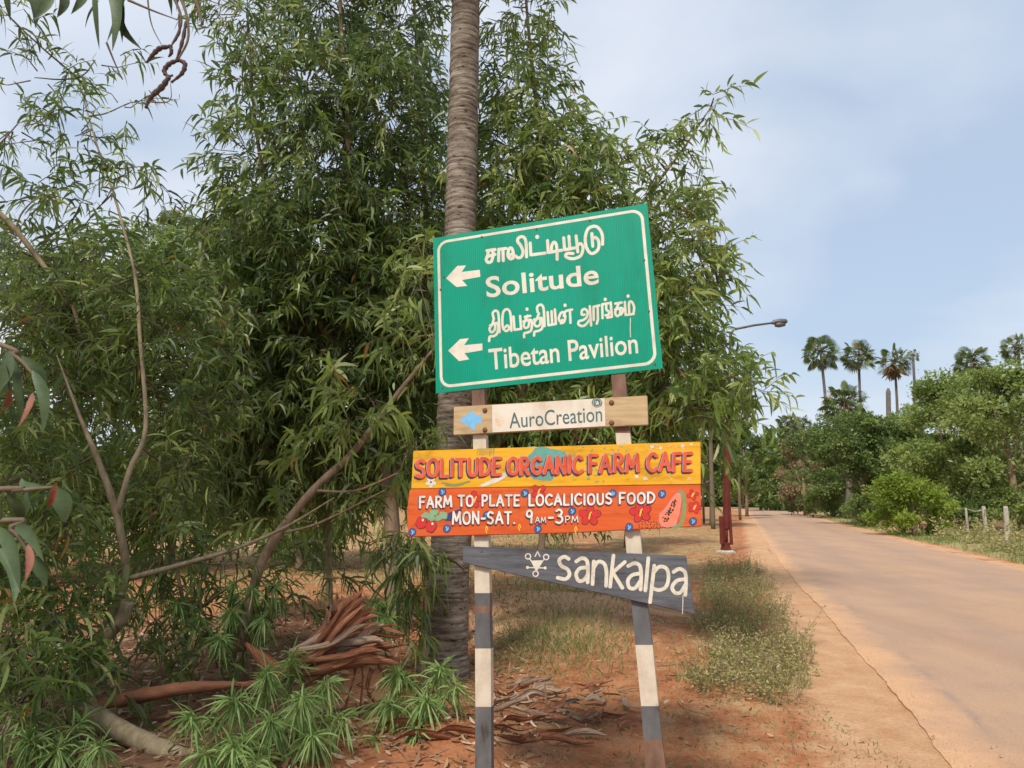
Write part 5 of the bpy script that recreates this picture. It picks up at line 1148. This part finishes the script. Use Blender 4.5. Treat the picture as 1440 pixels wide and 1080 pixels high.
oleander('oleander clump at the foot of the palm trunk left of the post', on_ground(590, 1010),
    [(560, 950, 5.1, 1), (600, 985, 5.0, 1), (620, 940, 5.2, .8), (545, 990, 4.9, .9), (585, 1030, 4.8, .7), (530, 1040, 4.8, .5), (640, 965, 5.1, .6)])
oleander('small oleander sprig right of the torn palm bark', on_ground(530, 930),
    [(530, 850, 6.0, 1), (545, 870, 5.9, .7), (515, 865, 6.0, .6)], ll=.17)
oleander('dim oleander clump in the bottom left corner', on_ground(90, 1075),
    [(80, 1055, 4.4, .9), (140, 1050, 4.3, .6), (40, 1040, 4.4, .8), (20, 1000, 4.5, .7), (110, 1020, 4.6, .6)])

# ------------------------------------------------------------------ torn palm spathe, dead log, fallen limb
def sheet(path, widths, curl, thick, roll0=0.0, twist=0.0, n=5):
    """a curled strip of bark: cross-section is an arc; returns verts and faces of a thin closed shell"""
    P = catmull(path, 5); m = len(P); W = np.interp(np.linspace(0, 1, m), np.linspace(0, 1, len(widths)), widths); V = []
    for side in (0, 1):
        for i in range(m):
            T = nrm(P[min(i + 1, m - 1)] - P[max(i - 1, 0)]); a = nrm(np.cross(T, [0, 0, 1.0])); b = np.cross(a, T)
            ro = roll0 + twist * i / m; a2 = a * math.cos(ro) + b * math.sin(ro); b2 = -a * math.sin(ro) + b * math.cos(ro)
            for k in range(n + 1):
                t = (k / n - .5) * curl; rad = W[i] / max(curl, .05); rr = rad + side * thick
                V.append(P[i] + a2 * rr * math.sin(t) + b2 * (rad - rr * math.cos(t)))
    ph = random.uniform(0, 90); GR = [((k / n) * W[i] * 130 + ph, i / m * 4.0 + ph * .3, side * 3.0) for side in (0, 1) for i in range(m) for k in range(n + 1)]
    w = n + 1; F = []
    for i in range(m - 1):
        for k in range(n):
            F.append([i * w + k, i * w + k + 1, (i + 1) * w + k + 1, (i + 1) * w + k]); o = m * w
            F.append([o + i * w + k, o + (i + 1) * w + k, o + (i + 1) * w + k + 1, o + i * w + k + 1])
        for k in (0, n): F.append([i * w + k, (i + 1) * w + k, m * w + (i + 1) * w + k, m * w + i * w + k])
    for i in (0, m - 1):
        for k in range(n): F.append([i * w + k, i * w + k + 1, m * w + i * w + k + 1, m * w + i * w + k])
    return V, F, GR
def sheet_obj(name, m, args, parent=None, **kw):
    V, F, GR = sheet(*args); mb = MB(); mb.add(V, F); o = mb.build(name, m, parent, smooth=True, **kw)
    a = o.data.attributes.new('grain', 'FLOAT_VECTOR', 'POINT'); a.data.foreach_set('vector', np.array(GR, dtype=np.float32).ravel()); return o
SY = 5.2
root = empty('palm_spathe', on_ground(470, 985), 'torn brown palm leaf base with shredded end above the oleander', 'palm debris')
specs = [([(385, 955, 5.1), (425, 925, 5.15), (468, 882, 5.2), (486, 852, 5.22), (500, 836, 5.25)], [.06, .17, .20, .12, .015], 1.5, .005, .5, .4),
         ([(392, 952, 5.05), (440, 930, 5.05), (490, 905, 5.1), (520, 902, 5.1), (552, 910, 5.1)], [.06, .15, .18, .12, .012], 1.6, .005, -.3, .5),
         ([(400, 948, 5.2), (450, 905, 5.25), (490, 880, 5.3), (530, 880, 5.3), (568, 892, 5.3)], [.05, .12, .14, .07, .008], 1.3, .005, 1.1, .4),
         ([(395, 950, 5.0), (445, 945, 4.98), (490, 930, 5.0), (530, 928, 5.02), (566, 934, 5.05)], [.04, .09, .10, .06, .006], 1.2, .004, -.9, .6),
         ([(420, 935, 5.15), (455, 890, 5.15), (462, 860, 5.15), (461, 838, 5.15)], [.04, .07, .05, .005], .9, .004, .2, .8),
         ([(430, 930, 5.0), (475, 895, 5.0), (500, 868, 5.02), (528, 855, 5.05)], [.04, .08, .07, .006], 1.0, .004, .7, -.6),
         ([(345, 905, 5.4), (365, 925, 5.3), (395, 945, 5.2), (430, 955, 5.1)], [.03, .10, .10, .02], 1.4, .004, .2, .5),
         ([(330, 962, 5.3), (365, 962, 5.25), (400, 955, 5.2)], [.02, .07, .03], 1.2, .004, .0, .4)]
for P, w, cu, th, ro, tw in specs:
    sheet_obj('bark_sheet', M['spathe'], ([at(*q) for q in P], [.95 * x for x in w], cu, th, 1.57 + ro * .6, tw, 7), root)
random.seed(77)
for k in range(22):
    e = random.uniform(0, 1); tx, ty = (492 + 62 * e + random.uniform(-22, 14), 832 + 90 * e ** 1.5 + random.uniform(-10, 22)); sx, sy = 405 + random.uniform(0, 55), 945 - random.uniform(0, 40)
    yy_ = 5.1 + random.uniform(-.14, .16); mx_, my_ = (sx + tx) / 2 + random.uniform(-8, 8), (sy + ty) / 2 + random.uniform(-14, 10)
    sheet_obj('torn_strip', M['spathe' if random.random() < .75 else 'husk'], ([at(sx, sy, yy_), at(mx_, my_, yy_ - .03), at(mx_ * .4 + tx * .6, my_ * .4 + ty * .6 - 4, yy_), at(tx, ty, yy_ + random.uniform(-.1, .1))], [.03, .075 * random.uniform(.5, 1.2), .05, .004], random.uniform(.8, 2.2), .003, 1.57 + random.uniform(-.9, .9), random.uniform(-1.2, 1.2), 4), root)
strips = [[(490, 910), (500, 940), (490, 980), (483, 1012)], [(505, 920), (508, 960), (502, 1010), (500, 1050)], [(540, 930), (545, 950), (538, 990), (532, 1025)], [(520, 890), (550, 895), (575, 893)], [(505, 870), (530, 880), (558, 878)], [(462, 850), (458, 880), (462, 900)],
          [(530, 935), (550, 960), (560, 980)], [(480, 930), (520, 932), (560, 938)], [(495, 905), (535, 912), (575, 905)], [(470, 860), (490, 890), (480, 915)], [(430, 965), (450, 955), (465, 945)], [(520, 940), (515, 970), (525, 990)], [(440, 972), (465, 972), (478, 973)]]
for P in strips:
    sheet_obj('torn_strip', M['spathe' if random.random() < .6 else 'husk'], ([at(u + random.uniform(-3, 3), v, SY + random.uniform(-.12, .12)) for u, v in P], [.036, .030, .006], random.uniform(.3, 1.0), .003, 1.57 + random.uniform(-.7, .7), random.uniform(-1, 1), 3), root)
def gsnap(c, r):
    p = on_ground(*c); return np.array([p[0], p[1], float(ground_h(p[0], p[1])) + r])
mb = MB(); Pt = catmull([at(118, 1000, 5.25), at(150, 990, 5.25), at(200, 978, 5.3), at(260, 968, 5.3), at(335, 962, 5.35)], 6)
mb.tube(Pt, list(np.interp(np.linspace(0, 1, len(Pt)), [0, .2, .8, 1], [.035, .05, .045, .02])), 9, jitter=.1)
o = mb.build('dead_branch', M['deadwood'], None, smooth=True); finish(o, None, 'reddish dead branch lying across the pale fallen limb on the left', 'branch')
mb = MB(); Pt = catmull([at(30, 945, 5.3), at(90, 960, 5.2), at(135, 1005, 5.05), at(185, 1035, 4.95), at(245, 1062, 4.85), at(275, 1075, 4.8)], 6)
mb.tube(Pt, list(np.interp(np.linspace(0, 1, len(Pt)), [0, .4, .8, 1], [.04, .062, .065, .05])), 12, jitter=.05)
o = mb.build('fallen_limb', M['bark_pale'], None, smooth=True); finish(o, None, 'thick pale fallen limb in the bottom left', 'branch')
mb = MB(); Pt = catmull([at(95, 960, 5.25), at(140, 905, 5.3), at(172, 868, 5.3), at(180, 845, 5.3)], 5)
mb.tube(Pt, list(np.linspace(.05, .05, len(Pt))), 10, jitter=.05)
o = mb.build('broken_stub', M['bark_pale'], None, smooth=True); finish(o, None, 'pale broken branch stub rising beside the forked left tree', 'branch')
# curled husks on the ground between the posts
random.seed(31)
hs = []
for k in range(46):
    u, v = random.gauss(775, 62), random.gauss(1010, 32)
    if not (690 < u < 905 and 945 < v < 1078): continue
    p = on_ground(u, v); a = random.gauss(0, .6); L = random.uniform(.14, .42); z = float(ground_h(p[0], p[1])); d = np.array([math.cos(a), math.sin(a), 0]); up = np.array([0, 0, 1.0])
    path = [p + d * L * (t - .5) + up * (.025 + z + random.uniform(0, .05) + (.08 * t if k % 5 == 0 else 0)) + np.array([-d[1], d[0], 0]) * random.uniform(-.05, .05) for t in (0, .33, .66, 1)]
    o = sheet_obj('dry_husk', M['husk' if random.random() < .6 else 'spathe'], (path, [.012, .05 * random.uniform(.6, 1.3), .045, .008], random.uniform(.8, 2.6), .003, random.uniform(-1.4, 1.4), random.uniform(-2, 2), 4)); finish(o, None, 'curled dry palm husk piece on the ground between the sign posts', 'husk', 'dry husks between the posts')
for (u, v, du, lab) in ((650, 1060, 60, 'dark curled bark piece left of the left post'), (600, 1065, 50, 'long dark bark piece at the bottom edge left of the post'), (575, 1050, 45, 'bark piece lying under the oleander by the palm foot')):
    p = on_ground(u, v); z = float(ground_h(p[0], p[1])); path = [p + np.array([(t - .5) * .42, (t - .5) * .12, z + .03 + .03 * math.sin(t * 5)]) for t in (0, .3, .6, 1)]
    o = sheet_obj('bark_piece', M['spathe'], (path, [.02, .09, .08, .015], 2.0, .004, .3, .8, 5)); finish(o, None, lab, 'bark')
for (a, b_, r, lab) in (((768, 1002), (766, 958), .008, 'short upright stick in the husk pile'), ((1115, 1062), (1114, 1042), .007, 'small stick standing at the edge of the sandy shoulder')):
    p = on_ground(*a); q = at(b_[0], b_[1], p[1]); mb = MB(); mb.tube([p + [0, 0, -.03], (p + q) / 2 + [.006, 0, 0], q], [r, r, r * .7], 6); o = mb.build('stick', M['bark'], None); finish(o, None, lab, 'stick')
for (a, b_, lab) in (((925, 942), (985, 938), 'thin twig on the red earth right of the leaning post'), ((930, 968), (1000, 950), 'second thin twig lying nearer the weed patch'), ((870, 985), (915, 980), 'dark twig lying behind the leaning post'), ((1080, 772), (1086, 780), 'twig on the road edge near the lamp')):
    p, q = gsnap(a, .008), gsnap(b_, .008); mb = MB(); mb.tube([p, (p + q) / 2 + [0, .01, .012], q], [.006, .005, .003], 5); o = mb.build('twig', M['bark'], None); finish(o, None, lab, 'twig')

# ------------------------------------------------------------------ near acacia whose branches hang into the picture at the left
root = empty('near_acacia', (-2.3, 1.5, 0), 'large leaved branches hanging in close at the left edge, green and reddish leaves', 'tree')
mb = MB(); tr = [np.array(p) for p in ((-2.3, 1.5, -.1), (-2.25, 1.5, 1.2), (-2.2, 1.55, 2.6), (-2.05, 1.6, 3.8))]; mb.tube(catmull(tr, 5), list(np.linspace(.09, .04, 16)), 9, jitter=.05); mb.build('trunk', M['bark'], root, smooth=True)
nb = [(np.array(c), r, 1.0) for c, r in (((-2.4, 3.2, 5.9), .85), ((-3.3, 3.0, 5.5), 1.1), ((-4.3, 2.4, 5.2), 1.2), ((-3.6, 1.5, 5.3), 1.1), ((-3.0, 2.2, 5.9), .9), ((-5.0, 3.2, 5.0), 1.0))]
for c, r_, dn in nb:
    mb = MB(); st = np.array([-2.05, 1.6, 3.75]); mb.tube(catmull([st, (st + c) / 2 + np.array([0, 0, .2]), c], 5), list(np.linspace(.035, .012, 11)), 6, jitter=.05); mb.build('limb', M['bark'], root, smooth=True)
O, D, C = sprays(nb, .15); V, c, l, r_, tip = foliage(O, D, 12, .16, .036, .5)
np_mesh('crown', V, c, l, M['acacia_dark'], root, rnd=r_, kind='stuff'); V, c, l = twigs_mesh(O, tip, C, .5); np_mesh('twigs', V, c, l, M['twig'], root, kind='stuff')
def near_branch(path, r=.005):
    P = catmull([np.array(p) for p in path], 6); mb = MB(); mb.tube(P, list(np.linspace(r * 1.8, r * .6, len(P))), 6); mb.build('branch', M['twig'], root, smooth=True); return P
def near_leaf(u, v, u2, v2, Y, w, red=False, bow=.15):
    a, b = at(u, v, Y), at(u2, v2, Y + random.uniform(-.05, .05)); L = np.linalg.norm(b - a); d = (b - a) / L
    s = nrm(np.cross(d, nrm(np.array([random.gauss(0, .35), 1, random.gauss(0, .3)])))); n = np.cross(d, s); V = []; F = []; rows = 8
    for i in range(rows + 1):
        t = i / rows; ww = w * Y / FPX * .39 * (math.sin(math.pi * t ** .8) ** .8 if 0 < t < 1 else 0.02); c = a + d * L * t + s * L * bow * math.sin(math.pi * t) + n * L * .06 * math.sin(math.pi * t)
        V += [c - s * ww + n * ww * .35, c, c + s * ww + n * ww * .35]
    for i in range(rows):
        for k in (0, 1): F.append([3 * i + k, 3 * i + k + 1, 3 * i + 4 + k, 3 * i + 3 + k])
    mb = MB(); mb.add(V, F); mb.build('leaf', M['near_red' if red else 'near_green'], root, smooth=True, label='reddish dying leaf' if red else None)
near_branch([(-2.22, 1.55, 2.3), at(-40, 470, 1.6), at(20, 500, 1.6), at(50, 530, 1.6)])
for q in ((5, 500, 20, 580, 1.6, 26), (30, 500, 62, 560, 1.6, 22), (15, 490, -15, 560, 1.6, 24), (45, 520, 60, 610, 1.6, 22), (20, 505, 28, 600, 1.65, 24)): near_leaf(*q)
near_leaf(46, 552, 25, 602, 1.5, 15, True, .2); near_leaf(14, 548, 4, 572, 1.5, 12, True)
near_branch([(-2.25, 1.5, 1.55), at(-40, 690, 1.5), at(20, 690, 1.5), at(75, 685, 1.5)])
for q in ((10, 690, 30, 740, 1.5, 20), (75, 685, 92, 735, 1.5, 34), (0, 690, -5, 760, 1.5, 30), (-5, 740, 28, 830, 1.5, 26), (20, 740, 62, 790, 1.5, 22), (35, 780, 66, 825, 1.5, 24), (-10, 770, 20, 850, 1.5, 26), (40, 690, 30, 730, 1.55, 18), (60, 684, 30, 672, 1.5, 16)): near_leaf(*q)
near_branch([(-2.25, 1.5, 1.45), at(-40, 735, 1.5), at(15, 745, 1.5), at(45, 785, 1.5)])
near_leaf(80, 678, 66, 714, 1.4, 15, True, .1); near_leaf(39, 765, 35, 817, 1.4, 13, True, .1)
near_branch([(-2.1, 1.6, 3.6), at(40, -60, 1.9), at(120, -20, 1.9), at(160, 0, 1.9)], .006)
for q in ((135, -25, 140, 70, 1.9, 26), (150, -20, 158, 72, 1.9, 24), (165, -15, 172, 60, 1.9, 22), (180, -15, 200, 70, 1.9, 20, False, -.2), (140, 0, 120, 40, 1.9, 18), (175, -10, 150, 60, 1.9, 16), (30, -30, 50, 40, 1.9, 22), (60, -30, 45, 30, 1.9, 22), (5, -30, 15, 30, 1.9, 22), (120, -30, 100, 20, 1.9, 20), (85, -20, 80, 25, 1.9, 18)): near_leaf(*q)
pp = near_branch([(-2.05, 1.6, 3.75), at(150, -80, 2.1), at(220, -40, 2.1), at(255, 0, 2.1), at(265, 50, 2.1), at(250, 85, 2.1)], .005)
near_branch([at(200, -60, 2.1), at(240, -10, 2.1), at(255, 30, 2.1), at(242, 62, 2.1)], .004)
near_branch([at(180, 0, 2.1), at(215, 15, 2.1), at(250, 28, 2.1)], .0025); near_branch([at(205, -30, 2.1), at(212, 30, 2.1), at(228, 65, 2.1)], .0018); near_branch([at(255, -40, 2.15), at(275, 0, 2.15), at(285, 35, 2.15)], .006)
near_branch([at(150, 60, 2.0), at(160, 85, 2.0), at(172, 112, 2.0)], .002)
def pod(P, r):
    q = catmull([at(u, v, 2.1) for u, v in P], 6); mb = MB(); m = len(q); rr = [r * (.5 + .5 * math.sin(math.pi * min(1, .15 + i / m))) * (1 + .18 * math.sin(i * 2.2)) for i in range(m)]; mb.tube(q, rr, 8, jitter=.06); mb.build('seed_pod', M['pod'], root, smooth=True)
pod([(242, 65), (225, 68), (214, 78), (206, 88)], .0075); pod([(240, 65), (241, 74), (237, 80)], .006); pod([(252, 84), (238, 90), (231, 100), (236, 107), (243, 106)], .0075); pod([(253, 85), (260, 90), (256, 103), (241, 116)], .0075); pod([(238, 108), (228, 122), (212, 137), (205, 152)], .009)
pod([(262, 30), (256, 60), (248, 84)], .006); pod([(252, 20), (252, 45), (240, 66)], .005)
near_branch([at(205, 143, 2.1), at(238, 142, 2.1), at(240, 115, 2.1)], .0015)
